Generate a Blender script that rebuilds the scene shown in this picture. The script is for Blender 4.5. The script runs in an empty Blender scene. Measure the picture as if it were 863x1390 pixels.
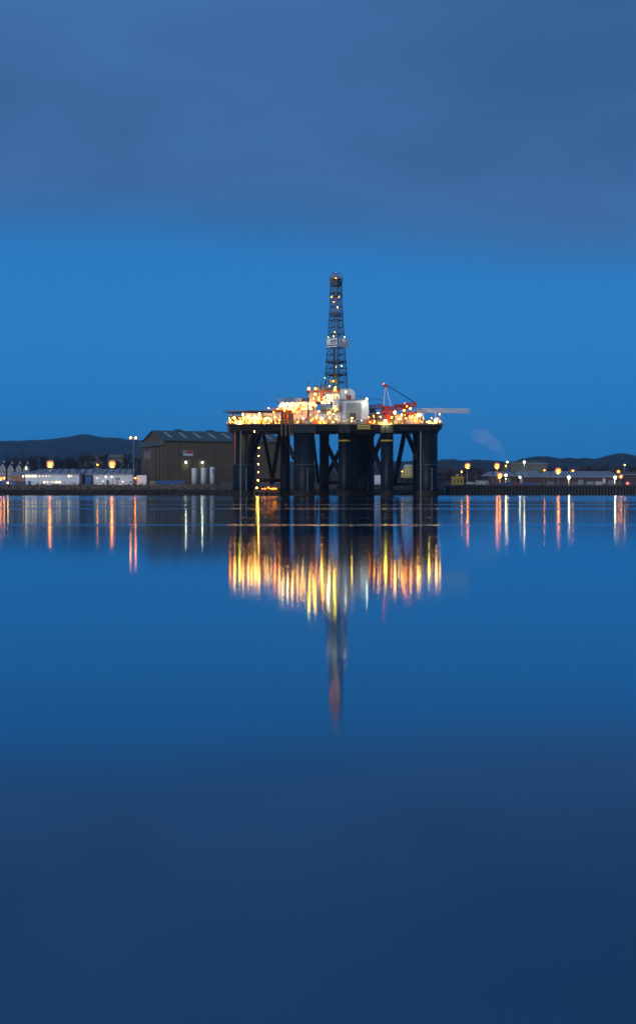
import bpy, math, random
from mathutils import Vector, Matrix, noise
R = math.radians
random.seed(7)
scene = bpy.context.scene
col = scene.collection

# ------------------------------------------------------------------ camera
CAM_H, F, HOR = 1.8, 1800.0, 667.0
cam_d = bpy.data.cameras.new('camera'); cam = bpy.data.objects.new('camera', cam_d); col.objects.link(cam)
cam.location = (0, 0, CAM_H); cam.rotation_euler = (R(90), 0, 0)
cam_d.sensor_width = 36; cam_d.lens = 36 * F / 1390; cam_d.shift_y = -(695 - HOR) / 1390
cam_d.clip_start = 0.1; cam_d.clip_end = 30000
scene.camera = cam

# ------------------------------------------------------------------ sky
SUN_EL, SUN_AZ = R(14), R(205)          # last light, behind the camera
world = bpy.data.worlds.new('World'); scene.world = world; world.use_nodes = True
nt = world.node_tree; N = nt.nodes; L = nt.links
N.clear()
def nd(t, **kw):
    n = N.new(t)
    for k, v in kw.items(): setattr(n, k, v)
    return n
def mth(op, a, b=None, c=None, clamp=False):
    n = nd('ShaderNodeMath', operation=op, use_clamp=clamp)
    for i, v in enumerate((a, b, c)):
        if v is None: continue
        if isinstance(v, (int, float)): n.inputs[i].default_value = v
        else: L.new(v, n.inputs[i])
    return n.outputs[0]
tc = nd('ShaderNodeTexCoord'); sep = nd('ShaderNodeSeparateXYZ'); L.new(tc.outputs['Generated'], sep.inputs[0])
zc = mth('MAXIMUM', sep.outputs[2], 0.02)
pxn = mth('DIVIDE', sep.outputs[0], zc); pyn = mth('DIVIDE', sep.outputs[1], zc)
cmb = nd('ShaderNodeCombineXYZ'); L.new(pxn, cmb.inputs[0]); L.new(pyn, cmb.inputs[1])
def noise_n(scale, detail, rough, sc=(1, 1, 1), off=0):
    mp = nd('ShaderNodeMapping'); mp.inputs['Scale'].default_value = sc; mp.inputs['Location'].default_value = (off, off, 0)
    L.new(cmb.outputs[0], mp.inputs[0])
    n = nd('ShaderNodeTexNoise'); n.inputs['Scale'].default_value = scale; n.inputs['Detail'].default_value = detail
    n.inputs['Roughness'].default_value = rough; n.inputs['Distortion'].default_value = 0.3
    L.new(mp.outputs[0], n.inputs['Vector']); return n.outputs['Fac']
edge_noise = noise_n(0.55, 3, 0.5, (1, 0.6, 1), 3.1)
e = mth('SUBTRACT', pyn, mth('MULTIPLY', pxn, 0.20))
e = mth('ADD', e, mth('MULTIPLY', mth('SUBTRACT', edge_noise, 0.5), 0.9))
mr = nd('ShaderNodeMapRange', interpolation_type='SMOOTHSTEP')
L.new(e, mr.inputs[0]); mr.inputs[1].default_value = 4.3; mr.inputs[2].default_value = 6.0; mr.inputs[3].default_value = 0.92; mr.inputs[4].default_value = 0
cl1 = noise_n(1.0, 5, 0.52, (0.75, 0.62, 1), 1.7)
cr = nd('ShaderNodeValToRGB'); L.new(cl1, cr.inputs[0])
cr.color_ramp.elements[0].position = 0.32; cr.color_ramp.elements[0].color = (0.040, 0.112, 0.275, 1)
cr.color_ramp.elements[1].position = 0.70; cr.color_ramp.elements[1].color = (0.058, 0.168, 0.40, 1)
gr = nd('ShaderNodeValToRGB'); L.new(sep.outputs[2], gr.inputs[0]); r_ = gr.color_ramp
r_.elements[0].position = 0.0; r_.elements[0].color = (0.012, 0.235, 0.65, 1)
r_.elements[1].position = 0.11; r_.elements[1].color = (0.027, 0.226, 0.61, 1)
k = r_.elements.new(0.22); k.color = (0.026, 0.205, 0.56, 1)
k = r_.elements.new(0.6); k.color = (0.022, 0.150, 0.42, 1)
sk = nd('ShaderNodeTexSky', sky_type='NISHITA', sun_disc=False, sun_elevation=R(2), sun_rotation=SUN_AZ, air_density=1.0, dust_density=0.2, ozone_density=6.0)
skm = nd('ShaderNodeMix', data_type='RGBA', blend_type='MULTIPLY'); skm.inputs[0].default_value = 1
L.new(sk.outputs[0], skm.inputs[6]); skm.inputs[7].default_value = (0.10, 0.10, 0.10, 1)
m0 = nd('ShaderNodeMix', data_type='RGBA'); m0.inputs[0].default_value = 0.06
L.new(gr.outputs[0], m0.inputs[6]); L.new(skm.outputs[2], m0.inputs[7])
m1 = nd('ShaderNodeMix', data_type='RGBA'); L.new(mr.outputs[0], m1.inputs[0]); L.new(m0.outputs[2], m1.inputs[6]); L.new(cr.outputs[0], m1.inputs[7])
bg = nd('ShaderNodeBackground'); bg.inputs[1].default_value = 1.0; L.new(m1.outputs[2], bg.inputs[0])
wo = nd('ShaderNodeOutputWorld'); L.new(bg.outputs[0], wo.inputs[0])

sun_d = bpy.data.lights.new('sun', 'SUN'); sun_d.energy = 1.5; sun_d.angle = R(35); sun_d.color = (0.92, 0.95, 1.0)
sun = bpy.data.objects.new('sun', sun_d); col.objects.link(sun)
sd = Vector((math.sin(SUN_AZ) * math.cos(SUN_EL), math.cos(SUN_AZ) * math.cos(SUN_EL), math.sin(SUN_EL)))
sun.rotation_euler = (-sd).to_track_quat('-Z', 'Y').to_euler(); sun.location = sd * 900

vs = scene.view_settings; vs.view_transform = 'Standard'; vs.look = 'None'; vs.gamma = 1; vs.exposure = 0; vs.use_curve_mapping = False
scene.render.engine = 'CYCLES'
cy = scene.cycles
cy.use_denoising = True
try: cy.denoiser = 'OPENIMAGEDENOISE'
except Exception: pass
cy.filter_width = 1.5; cy.max_bounces = 6; cy.diffuse_bounces = 2; cy.glossy_bounces = 3; cy.volume_bounces = 0
cy.caustics_reflective = False; cy.caustics_refractive = False; cy.sample_clamp_indirect = 6.0
cy.use_adaptive_sampling = False

# ------------------------------------------------------------------ helpers
def P(px, py, Y):                        # photograph pixel at depth Y -> world point
    return Vector(((px - 431.5) * Y / F, Y, CAM_H + (HOR - py) * Y / F))
def PX(px, Y): return (px - 431.5) * Y / F
def PZ(py, Y): return CAM_H + (HOR - py) * Y / F

MATS = {}
def mat(name, c, rough=0.6, var=0.25, scale=0.6, metal=0.0, streak=False, bump=0.0, spec=0.4):
    if name in MATS: return MATS[name]
    m = bpy.data.materials.new(name); m.use_nodes = True; t = m.node_tree; b = t.nodes['Principled BSDF']
    b.inputs['Roughness'].default_value = rough; b.inputs['Metallic'].default_value = metal
    b.inputs['Specular IOR Level'].default_value = spec
    g = t.nodes.new('ShaderNodeNewGeometry'); mp = t.nodes.new('ShaderNodeMapping')
    mp.inputs['Scale'].default_value = (1, 1, 0.12) if streak else (1, 1, 1)
    t.links.new(g.outputs['Position'], mp.inputs[0])
    n = t.nodes.new('ShaderNodeTexNoise'); n.inputs['Scale'].default_value = scale; n.inputs['Detail'].default_value = 5; n.inputs['Roughness'].default_value = 0.65
    t.links.new(mp.outputs[0], n.inputs['Vector'])
    rp = t.nodes.new('ShaderNodeValToRGB'); t.links.new(n.outputs['Fac'], rp.inputs[0])
    rp.color_ramp.elements[0].position = 0.3; rp.color_ramp.elements[1].position = 0.72
    rp.color_ramp.elements[0].color = tuple(x * (1 - var) for x in c) + (1,)
    rp.color_ramp.elements[1].color = tuple(min(1, x * (1 + var)) for x in c) + (1,)
    t.links.new(rp.outputs[0], b.inputs['Base Color'])
    if bump:
        bp = t.nodes.new('ShaderNodeBump'); bp.inputs['Distance'].default_value = bump
        t.links.new(n.outputs['Fac'], bp.inputs['Height']); t.links.new(bp.outputs[0], b.inputs['Normal'])
    MATS[name] = m; return m
def emat(name, c, s):
    if name in MATS: return MATS[name]
    m = bpy.data.materials.new(name); m.use_nodes = True; t = m.node_tree; b = t.nodes['Principled BSDF']
    b.inputs['Base Color'].default_value = (0.6, 0.6, 0.6, 1)
    b.inputs['Emission Color'].default_value = tuple(c) + (1,); b.inputs['Emission Strength'].default_value = s
    MATS[name] = m; return m

class MB:
    def __init__(s): s.v = []; s.f = []
    def add(s, vs, fs):
        o = len(s.v); s.v += [tuple(v) for v in vs]; s.f += [tuple(i + o for i in f) for f in fs]; return s
    def box(s, x0, x1, y0, y1, z0, z1, fr=None):
        vs = [Vector((x, y, z)) for z in (z0, z1) for y in (y0, y1) for x in (x0, x1)]
        if fr: vs = [fr(v) for v in vs]
        return s.add(vs, [(0, 2, 3, 1), (4, 5, 7, 6), (0, 1, 5, 4), (2, 6, 7, 3), (0, 4, 6, 2), (1, 3, 7, 5)])
    def pbox(s, px0, px1, py0, py1, Y0, Y1):   # front face given in photo pixels at Y0; py0 top, py1 bottom
        return s.box(PX(px0, Y0), PX(px1, Y0), Y0, Y1, PZ(py1, Y0), PZ(py0, Y0))
    def tube(s, a, b, r0, r1=None, n=6, cap=True):
        a = Vector(a); b = Vector(b); r1 = r0 if r1 is None else r1
        d = (b - a).normalized(); u = d.orthogonal().normalized(); w = d.cross(u)
        if abs(d.z) > 0.99: u = Vector((1, 0, 0)); w = Vector((0, 1, 0)) * (1 if d.z > 0 else -1)
        vs = []
        for p, r in ((a, r0), (b, r1)):
            for i in range(n):
                t = 2 * math.pi * (i + 0.5) / n; vs.append(p + (u * math.cos(t) + w * math.sin(t)) * r)
        fs = [(i, (i + 1) % n, n + (i + 1) % n, n + i) for i in range(n)]
        if cap: fs += [tuple(range(n - 1, -1, -1)), tuple(range(n, 2 * n))]
        return s.add(vs, fs)
    def lathe(s, c, prof, n=20):               # prof: (radius, z) list
        c = Vector(c); vs = []; fs = []
        for r, z in prof:
            for i in range(n):
                t = 2 * math.pi * i / n; vs.append(c + Vector((r * math.cos(t), r * math.sin(t), z)))
        for j in range(len(prof) - 1):
            for i in range(n): fs.append((j * n + i, j * n + (i + 1) % n, (j + 1) * n + (i + 1) % n, (j + 1) * n + i))
        fs.append(tuple(range(n - 1, -1, -1))); fs.append(tuple((len(prof) - 1) * n + i for i in range(n)))
        return s.add(vs, fs)
    def ball(s, c, r, n=8, m=5):
        prof = [(r * math.sin(math.pi * (j + 0.35) / (m - 0.3)), -r * math.cos(math.pi * (j + 0.35) / (m - 0.3))) for j in range(m)]
        return s.lathe(c, prof, n)
    def prism(s, pts, d):                      # planar polygon extruded by d
        n = len(pts); d = Vector(d); vs = [Vector(p) for p in pts]; vs += [v + d for v in vs]
        return s.add(vs, [tuple(range(n - 1, -1, -1)), tuple(range(n, 2 * n))] + [(i, (i + 1) % n, n + (i + 1) % n, n + i) for i in range(n)])
    def rail(s, a, b, h=1.1, step=2.2, r=0.05):
        a = Vector(a); b = Vector(b); n = max(1, int((b - a).length / step)); up = Vector((0, 0, h))
        for i in range(n + 1):
            p = a.lerp(b, i / n); s.tube(p, p + up, r, n=4, cap=False)
        s.tube(a + up, b + up, r, n=4, cap=False); s.tube(a + up * 0.5, b + up * 0.5, r, n=4, cap=False); return s
    def truss(s, a, b, w, h, bays, r=0.1, up=Vector((0, 0, 1))):   # box lattice girder
        a = Vector(a); b = Vector(b); d = (b - a).normalized(); sd_ = d.cross(up).normalized(); u2 = sd_.cross(d)
        co = [(-w / 2, -h / 2), (w / 2, -h / 2), (w / 2, h / 2), (-w / 2, h / 2)]
        q = lambda i, c: a.lerp(b, i / bays) + sd_ * co[c][0] + u2 * co[c][1]
        for c in range(4): s.tube(q(0, c), q(bays, c), r, n=4)
        for i in range(bays):
            for c in range(4):
                c2 = (c + 1) % 4
                s.tube(q(i, c), q(i + 1, c2) if i % 2 else q(i + 1, c2), r * 0.6, n=3, cap=False)
                s.tube(q(i, c), q(i, c2), r * 0.6, n=3, cap=False)
        return s
    def build(s, name, m, parent=None, smooth=False):
        me = bpy.data.meshes.new(name)
        o0 = org(parent)
        me.from_pydata([(v[0] - o0[0], v[1] - o0[1], v[2] - o0[2]) for v in s.v], [], s.f)
        me.materials.append(m); me.update()
        if smooth:
            try:
                for p in me.polygons: p.use_smooth = len(p.vertices) <= 4
            except Exception: pass
        o = bpy.data.objects.new(name, me); col.objects.link(o)
        if parent: o.parent = parent
        return o
def org(o):
    v = Vector((0, 0, 0))
    while o is not None: v = v + Vector(o.location); o = o.parent
    return v
def tag(o, label=None, cat=None, group=None, kind=None):
    if label: o['label'] = label
    if cat: o['category'] = cat
    if group: o['group'] = group
    if kind: o['kind'] = kind
    return o
def thing(name, loc, label, cat, group=None):
    o = bpy.data.objects.new(name, None); col.objects.link(o); o.location = loc; o.empty_display_size = 1
    return tag(o, label, cat, group)
def inst(name, me, pos, parent, scale=None, rz=0):
    o = bpy.data.objects.new(name, me); col.objects.link(o); o.parent = parent
    o.location = Vector(pos) - org(parent)
    if scale: o.scale = scale
    o.rotation_euler[2] = rz
    return o
def mesh_of(mb, name, m):
    me = bpy.data.meshes.new(name); me.from_pydata(mb.v, [], mb.f); me.materials.append(m); me.update(); return me

# ------------------------------------------------------------------ materials
navy = mat('navy_hull_paint', (0.0035, 0.0080, 0.0170), 0.5, 0.45, 0.35, streak=True, spec=0.25)
hullp = mat('dark_deck_hull_paint', (0.007, 0.0065, 0.007), 0.6, 0.5, 0.5, spec=0.12)
black = mat('black_steel', (0.006, 0.006, 0.008), 0.55, 0.3, 1.0, spec=0.2)
e3 = navy.node_tree.nodes['Color Ramp'].color_ramp.elements.new(.80); e3.color = (.030, .014, .009, 1)      # rust runs
white = mat('white_rig_paint', (0.72, 0.72, 0.70), 0.45, 0.08, 0.5, streak=True)
cream = mat('cream_paint', (0.62, 0.55, 0.45), 0.5, 0.15, 0.7)
greyp = mat('grey_paint', (0.30, 0.31, 0.33), 0.5, 0.15, 0.6)
grn = mat('grey_green_paint', (0.17, 0.20, 0.17), 0.55, 0.2, 0.6)
redp = mat('red_paint', (0.42, 0.035, 0.025), 0.45, 0.25, 0.7)
orng = mat('orange_paint', (0.55, 0.13, 0.02), 0.5, 0.25, 0.7)
yel = mat('yellow_paint', (0.65, 0.42, 0.03), 0.45, 0.15, 0.8)
blue = mat('blue_container_paint', (0.018, 0.085, 0.32), 0.5, 0.2, 0.6)
steel = mat('galvanised_steel', (0.24, 0.25, 0.27), 0.45, 0.2, 1.2, metal=0.3)
dsteel = mat('derrick_steel', (0.07, 0.075, 0.095), 0.5, 0.35, 0.9)
brown = mat('brown_equipment_paint', (0.13, 0.075, 0.045), 0.6, 0.4, 0.7)
pipe = mat('pipe_steel', (0.16, 0.12, 0.09), 0.5, 0.4, 0.9)
ringm = mat('scuffed_waterline_paint', (0.05, 0.06, 0.07), 0.6, 0.4, 0.6)
letter = mat('dark_blue_lettering', (0.02, 0.03, 0.12), 0.5, 0.05, 1)
LAMP = {
 'warm': emat('warm_lamp_glass', (1.0, 0.42, 0.065), 80),
 'white': emat('white_lamp_glass', (1.0, 0.78, 0.38), 64),
 'sodium': emat('sodium_lamp_glass', (1.0, 0.22, 0.008), 72),
 'yg': emat('yellow_green_lamp_glass', (1.0, 0.74, 0.045), 58),
 'green': emat('greenish_lamp_glass', (0.92, 1.0, 0.72), 45),
 'red': emat('red_lamp_glass', (1.0, 0.05, 0.07), 14),
}
houseme = mesh_of(MB().box(-0.35, 0.35, 0.25, 0.6, -0.3, 0.42).box(-0.42, 0.42, -0.15, 0.6, 0.42, 0.5).tube((0, 0.45, -0.3), (0, 0.45, -2.2), 0.09, n=5), 'floodlight_housing', black)
lensme = {k_: mesh_of(MB().ball((0, 0, 0), 0.3, 8, 5), 'lamp_lens_' + k_, m_) for k_, m_ in LAMP.items()}
armme = mesh_of(MB().tube((0, 0, 0), (0, 1, 0), .09, n=5), 'bracket', black); postme = mesh_of(MB().tube((0, 0, 0), (0, 0, -1), .09, n=6), 'post', steel)
BEAM = {'warm': (1, .43, .085), 'white': (1, .72, .36), 'sodium': (1, .34, .04), 'yg': (1, .70, .18), 'green': (.85, 1, .7)}
def floodlight(p, kind, parent, s=1.0, beam=0, arm=0, post=0):
    h = inst('floodlight', houseme, p, parent, (s, s, s))
    g = bpy.data.objects.new('lens', lensme[kind]); col.objects.link(g); g.parent = h
    for ln, me, nm, sc_ in ((arm, armme, 'bracket', (1 / s, arm / s, 1 / s)), (post, postme, 'post', (1 / s, 1 / s, post / s))):
        if ln: o = bpy.data.objects.new(nm, me); col.objects.link(o); o.parent = h; o.location = (0, .45, -.1); o.scale = sc_
    if beam and (s >= 0.7 or beam == 700) and kind in BEAM:          # the floodlight's own beam, thrown back and down over the deck
        b = bpy.data.lights.new('floodlight_beam', 'SPOT'); b.energy = beam * s * s; b.color = BEAM[kind]; b.spot_size = R(165); b.spot_blend = 0.7; b.shadow_soft_size = 0.3
        o = bpy.data.objects.new('floodlight_beam', b); col.objects.link(o); o.parent = h; o.location = (0, 0.1 , -0.35)
        o.rotation_euler = Vector((0, 0.8, -0.6)).to_track_quat('-Z', 'Y').to_euler()
    return h

# ------------------------------------------------------------------ water
def ground_sheet(name, pts, m, kind='structure'):
    me = bpy.data.meshes.new(name); me.from_pydata(pts, [], [tuple(range(len(pts)))]); me.materials.append(m)
    o = bpy.data.objects.new(name, me); col.objects.link(o); tag(o, kind=kind); return o
wm = bpy.data.materials.new('calm_firth_water'); wm.use_nodes = True
t = wm.node_tree; t.nodes.clear()
def wn(ty, **kw):
    n = t.nodes.new(ty)
    for a_, b_ in kw.items(): setattr(n, a_, b_)
    return n
g = wn('ShaderNodeNewGeometry')
def wnoise(sc, scale, detail, off=0):
    mp = wn('ShaderNodeMapping'); mp.inputs['Scale'].default_value = sc; mp.inputs['Location'].default_value = (off, off * 1.3, 0)
    t.links.new(g.outputs['Position'], mp.inputs[0])
    n = wn('ShaderNodeTexNoise'); n.inputs['Scale'].default_value = scale; n.inputs['Detail'].default_value = detail
    t.links.new(mp.outputs[0], n.inputs['Vector']); return n.outputs['Fac']
def wmath(op, a, b=None, clamp=False):
    n = wn('ShaderNodeMath', operation=op, use_clamp=clamp)
    for i, v in enumerate((a, b)):
        if v is None: continue
        if isinstance(v, (int, float)): n.inputs[i].default_value = v
        else: t.links.new(v, n.inputs[i])
    return n.outputs[0]
sp = wn('ShaderNodeSeparateXYZ'); t.links.new(g.outputs['Position'], sp.inputs[0])
far = wn('ShaderNodeMapRange', interpolation_type='SMOOTHSTEP'); t.links.new(sp.outputs[1], far.inputs[0])
far.inputs[1].default_value = 33; far.inputs[2].default_value = 46
def strips(sc, lo, hi, off, det=3):
    n = wnoise(sc, 1.0, det, off); q_ = wn('ShaderNodeMapRange', interpolation_type='SMOOTHSTEP'); t.links.new(n, q_.inputs[0]); q_.inputs[1].default_value = lo; q_.inputs[2].default_value = hi; return q_.outputs[0]
lines = wmath('MAXIMUM', strips((0.0012, 0.045, 1), .54, .64, 5.0), wmath('MAXIMUM', strips((0.0016, 0.16, 1), .57, .67, 11.0), strips((0.0008, 0.014, 1), .53, .64, 17.0)))
shoal = wn('ShaderNodeMapRange', interpolation_type='SMOOTHSTEP'); t.links.new(sp.outputs[1], shoal.inputs[0]); shoal.inputs[1].default_value = 210; shoal.inputs[2].default_value = 330
ruffle = wmath('MULTIPLY', shoal.outputs[0], wmath('ADD', wmath('MULTIPLY', strips((0.0015, 0.03, 1), .42, .60, 23.0), 1.1), .5))
patch = wmath('MAXIMUM', wmath('MULTIPLY', lines, far.outputs[0]), ruffle)            # cat's-paw strips on the farther water
swell = wmath('MULTIPLY', wmath('SUBTRACT', wnoise((0.05, 0.22, 1), 1.0, 3, 8.0), 0.5), 0.035)
base = wmath('ADD', wmath('ADD', 0.069, wmath('MULTIPLY', far.outputs[0], 0.016)), swell)
rough = wmath('ADD', base, wmath('MULTIPLY', patch, 0.075))
rp = wnoise((0.5, 1.6, 1), 1.0, 3, 2.0)
bp = wn('ShaderNodeBump'); bp.inputs['Distance'].default_value = 0.00025; t.links.new(rp, bp.inputs['Height']); bp.inputs['Strength'].default_value = 0.5
gl = wn('ShaderNodeBsdfGlossy', distribution='BECKMANN'); t.links.new(rough, gl.inputs['Roughness']); gl.inputs['Color'].default_value = (0.78, 0.92, 1.0, 1)
t.links.new(bp.outputs[0], gl.inputs['Normal'])
df = wn('ShaderNodeBsdfDiffuse'); df.inputs['Color'].default_value = (0.020, 0.060, 0.118, 1)
fr = wn('ShaderNodeFresnel'); fr.inputs['IOR'].default_value = 1.92
mx = wn('ShaderNodeMixShader'); t.links.new(fr.outputs[0], mx.inputs[0]); t.links.new(df.outputs[0], mx.inputs[1]); t.links.new(gl.outputs[0], mx.inputs[2])
out = wn('ShaderNodeOutputMaterial'); t.links.new(mx.outputs[0], out.inputs[0])
ground_sheet('water', [(-3900, -400, 0), (3900, -400, 0), (3900, 660, 0), (-3900, 660, 0)], wm)

# ------------------------------------------------------------------ ground, bank, quay
GZ = 5.0
yard = mat('yard_gravel', (0.10, 0.09, 0.08), 0.9, 0.35, 0.15)
ground_sheet('ground', [(-3900, 660, GZ), (62, 660, GZ), (62, 650.6, GZ), (3900, 650.6, GZ), (3900, 5900, GZ), (-3900, 5900, GZ)], yard)
bankm = mat('bank_earth', (0.055, 0.04, 0.032), 0.95, 0.45, 0.5, bump=0.3)
mb = MB(); nx = 240
for i in range(nx + 1):
    x = -900 + i * (962 / nx)
    for j in range(6):
        f_ = j / 5
        mb.v.append((x, 646 + 14 * f_ + (noise.noise((x * 0.08, j, 0)) * 0.8 if 0 < j < 5 else 0), -1.2 + 6.2 * f_ ** 0.8 + (noise.noise((x * 0.2, j * 2, 3)) * 0.3 if 0 < j < 5 else 0)))
for i in range(nx):
    for j in range(5):
        a = i * 6 + j; mb.f.append((a, a + 6, a + 7, a + 1))
tag(mb.build('embankment', bankm), kind='structure')
rockm = mat('revetment_stone', (0.17, 0.115, 0.085), 0.9, 0.5, 0.45)
t = rockm.node_tree; bs = t.nodes['Principled BSDF']; lk = bs.inputs['Base Color'].links[0].from_socket      # weed below the tide line
g_ = t.nodes.new('ShaderNodeNewGeometry'); s_ = t.nodes.new('ShaderNodeSeparateXYZ'); t.links.new(g_.outputs['Position'], s_.inputs[0])
m_ = t.nodes.new('ShaderNodeMapRange'); t.links.new(s_.outputs[2], m_.inputs[0]); m_.inputs[1].default_value = 2.2; m_.inputs[2].default_value = 3.3
x_ = t.nodes.new('ShaderNodeMix'); x_.data_type = 'RGBA'; t.links.new(m_.outputs[0], x_.inputs[0]); x_.inputs[6].default_value = (0.028, 0.018, 0.012, 1); t.links.new(lk, x_.inputs[7]); t.links.new(x_.outputs[2], bs.inputs['Base Color'])
rb = MB(); ico = [(0, 0, -1), (.72, -.53, -.45), (-.28, -.85, -.45), (-.89, 0, -.45), (-.28, .85, -.45), (.72, .53, -.45), (.28, -.85, .45), (-.72, -.53, .45), (-.72, .53, .45), (.28, .85, .45), (.89, 0, .45), (0, 0, 1)]
icof = [(0, 1, 2), (1, 0, 5), (0, 2, 3), (0, 3, 4), (0, 4, 5), (1, 5, 10), (2, 1, 6), (3, 2, 7), (4, 3, 8), (5, 4, 9), (1, 10, 6), (2, 6, 7), (3, 7, 8), (4, 8, 9), (5, 9, 10), (6, 10, 11), (7, 6, 11), (8, 7, 11), (9, 8, 11), (10, 9, 11)]
for i in range(5200):
    x = random.uniform(-240, 60); f_ = random.random() ** 1.0
    s_ = random.uniform(0.25, 0.85) * (1.0 if x < -50 else 0.8)
    c = Vector((x, 646 + 14 * f_, -1.1 + 6.2 * f_ ** 0.8))
    q = Matrix.Rotation(random.random() * 6.28, 3, 'Z') @ Matrix.Rotation(random.random() * 3, 3, 'X')
    sc = (s_ * random.uniform(.7, 1.3), s_ * random.uniform(.7, 1.2), s_ * random.uniform(.5, .9))
    rb.add([c + q @ Vector((v[0] * sc[0] * random.uniform(.85, 1.15), v[1] * sc[1], v[2] * sc[2])) for v in ico], icof)
tag(rb.build('revetment_rocks', rockm), 'brown grey boulders heaped along the shore bank at the waterline', 'rocks', kind='stuff')

quaym = mat('quay_concrete', (0.075, 0.07, 0.068), 0.85, 0.35, 0.5, streak=True)
q = thing('quay_wall', (62, 650, 0), 'dark piled quay wall along the right shore', 'quay wall')
MB().box(62, 560, 650, 650.6, -2, 4.3).build('wall_face', quaym, q)
MB().box(61.6, 560, 648.9, 651.2, 4.3, 5.05).build('coping', quaym, q)
pileme = mesh_of(MB().box(-0.3, 0.3, -0.75, 0, -2, 4.1), 'pile', black)
x = 63.0
while x < 182: inst('pile', pileme, (x, 650, 0), q); x += 1.55
fm = MB(); x = 64
fm.rail((63, 652, GZ), (200, 652, GZ), 1.1, 3, 0.06)
fq = thing('quay_railing', (63, 652, GZ), 'thin steel railing along the top of the right quay', 'railing'); fm.build('rails', steel, fq)

# ------------------------------------------------------------------ hills
hillm = mat('moor_hillside', (0.020, 0.022, 0.024), 0.95, 0.35, 0.006)
hillm2 = mat('wooded_hillside', (0.024, 0.022, 0.022), 0.95, 0.5, 0.02)
def interp(pts, x):
    if x <= pts[0][0]: return pts[0][1]
    for (a, b), (c, d) in zip(pts, pts[1:]):
        if x <= c:
            f_ = (x - a) / (c - a); f_ = f_ * f_ * (3 - 2 * f_); return b + (d - b) * f_
    return pts[-1][1]
def hill(prof, Y, depth, m, rough_z=2.0, seed=0, n=420):
    x0, x1 = PX(prof[0][0], Y), PX(prof[-1][0], Y); mb = MB(); ny = 16
    for i in range(n + 1):
        px = prof[0][0] + (prof[-1][0] - prof[0][0]) * i / n; top = max(0, PZ(interp(prof, px), Y) - GZ)
        for j in range(ny + 1):
            v = j / ny; sh = math.sin(math.pi * min(1, v)) ** 0.9 if 0 < v < 1 else 0
            x = PX(px, Y); y = Y + (v - 0.5) * depth
            z = GZ - 0.5 + top * sh
            z += sh * rough_z * (noise.fractal((x * 0.012 + seed, y * 0.004, seed), 0.9, 2.1, 4) + .35 * noise.noise((x * .09, y * .03, seed)) + .25 * noise.noise((x * .21, y * .05, seed))) * min(1, top / 30)
            mb.v.append((x, y, z))
    for i in range(n):
        for j in range(ny):
            a = i * (ny + 1) + j; mb.f.append((a, a + ny + 1, a + ny + 2, a + 1))
    return tag(mb.build('hill', m, smooth=True), kind='structure')
hill([(-700, 660), (-420, 640), (-200, 610), (-60, 603), (0, 600), (60, 598.5), (95, 594), (120, 591.5), (150, 594), (185, 597), (230, 604), (300, 616), (380, 626), (460, 634), (560, 650), (640, 662)], 4600, 2200, hillm, 6, 1)
hill([(380, 655), (470, 632), (540, 627), (585, 627), (605, 625), (625, 626.5), (650, 625), (690, 627), (740, 636), (800, 652), (840, 662)], 2700, 900, hillm2, 5, 2)
hill([(640, 655), (690, 632), (710, 622), (735, 618.5), (765, 621), (790, 630), (820, 648), (850, 660)], 3000, 800, hillm2, 5, 5)
hill([(700, 655), (750, 628), (775, 623), (792, 621), (812, 624), (850, 640), (880, 655)], 3300, 700, hillm2, 4, 8)
hill([(760, 660), (800, 626), (812, 621), (838, 618), (865, 621), (920, 616), (1000, 610), (1150, 618), (1400, 640), (1600, 660)], 3100, 900, hillm2, 5, 11)

# ------------------------------------------------------------------ the rig
RY = 520.0
rig = thing('oil_rig', (PX(455, RY), 550, 0), 'floodlit semi-submersible drilling rig with tall lattice derrick standing on dark columns in the water', 'oil rig')
DZ = PZ(577, RY)                                   # main deck level
Zb = PZ(585, RY)                                 # underside of the deck hull

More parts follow.
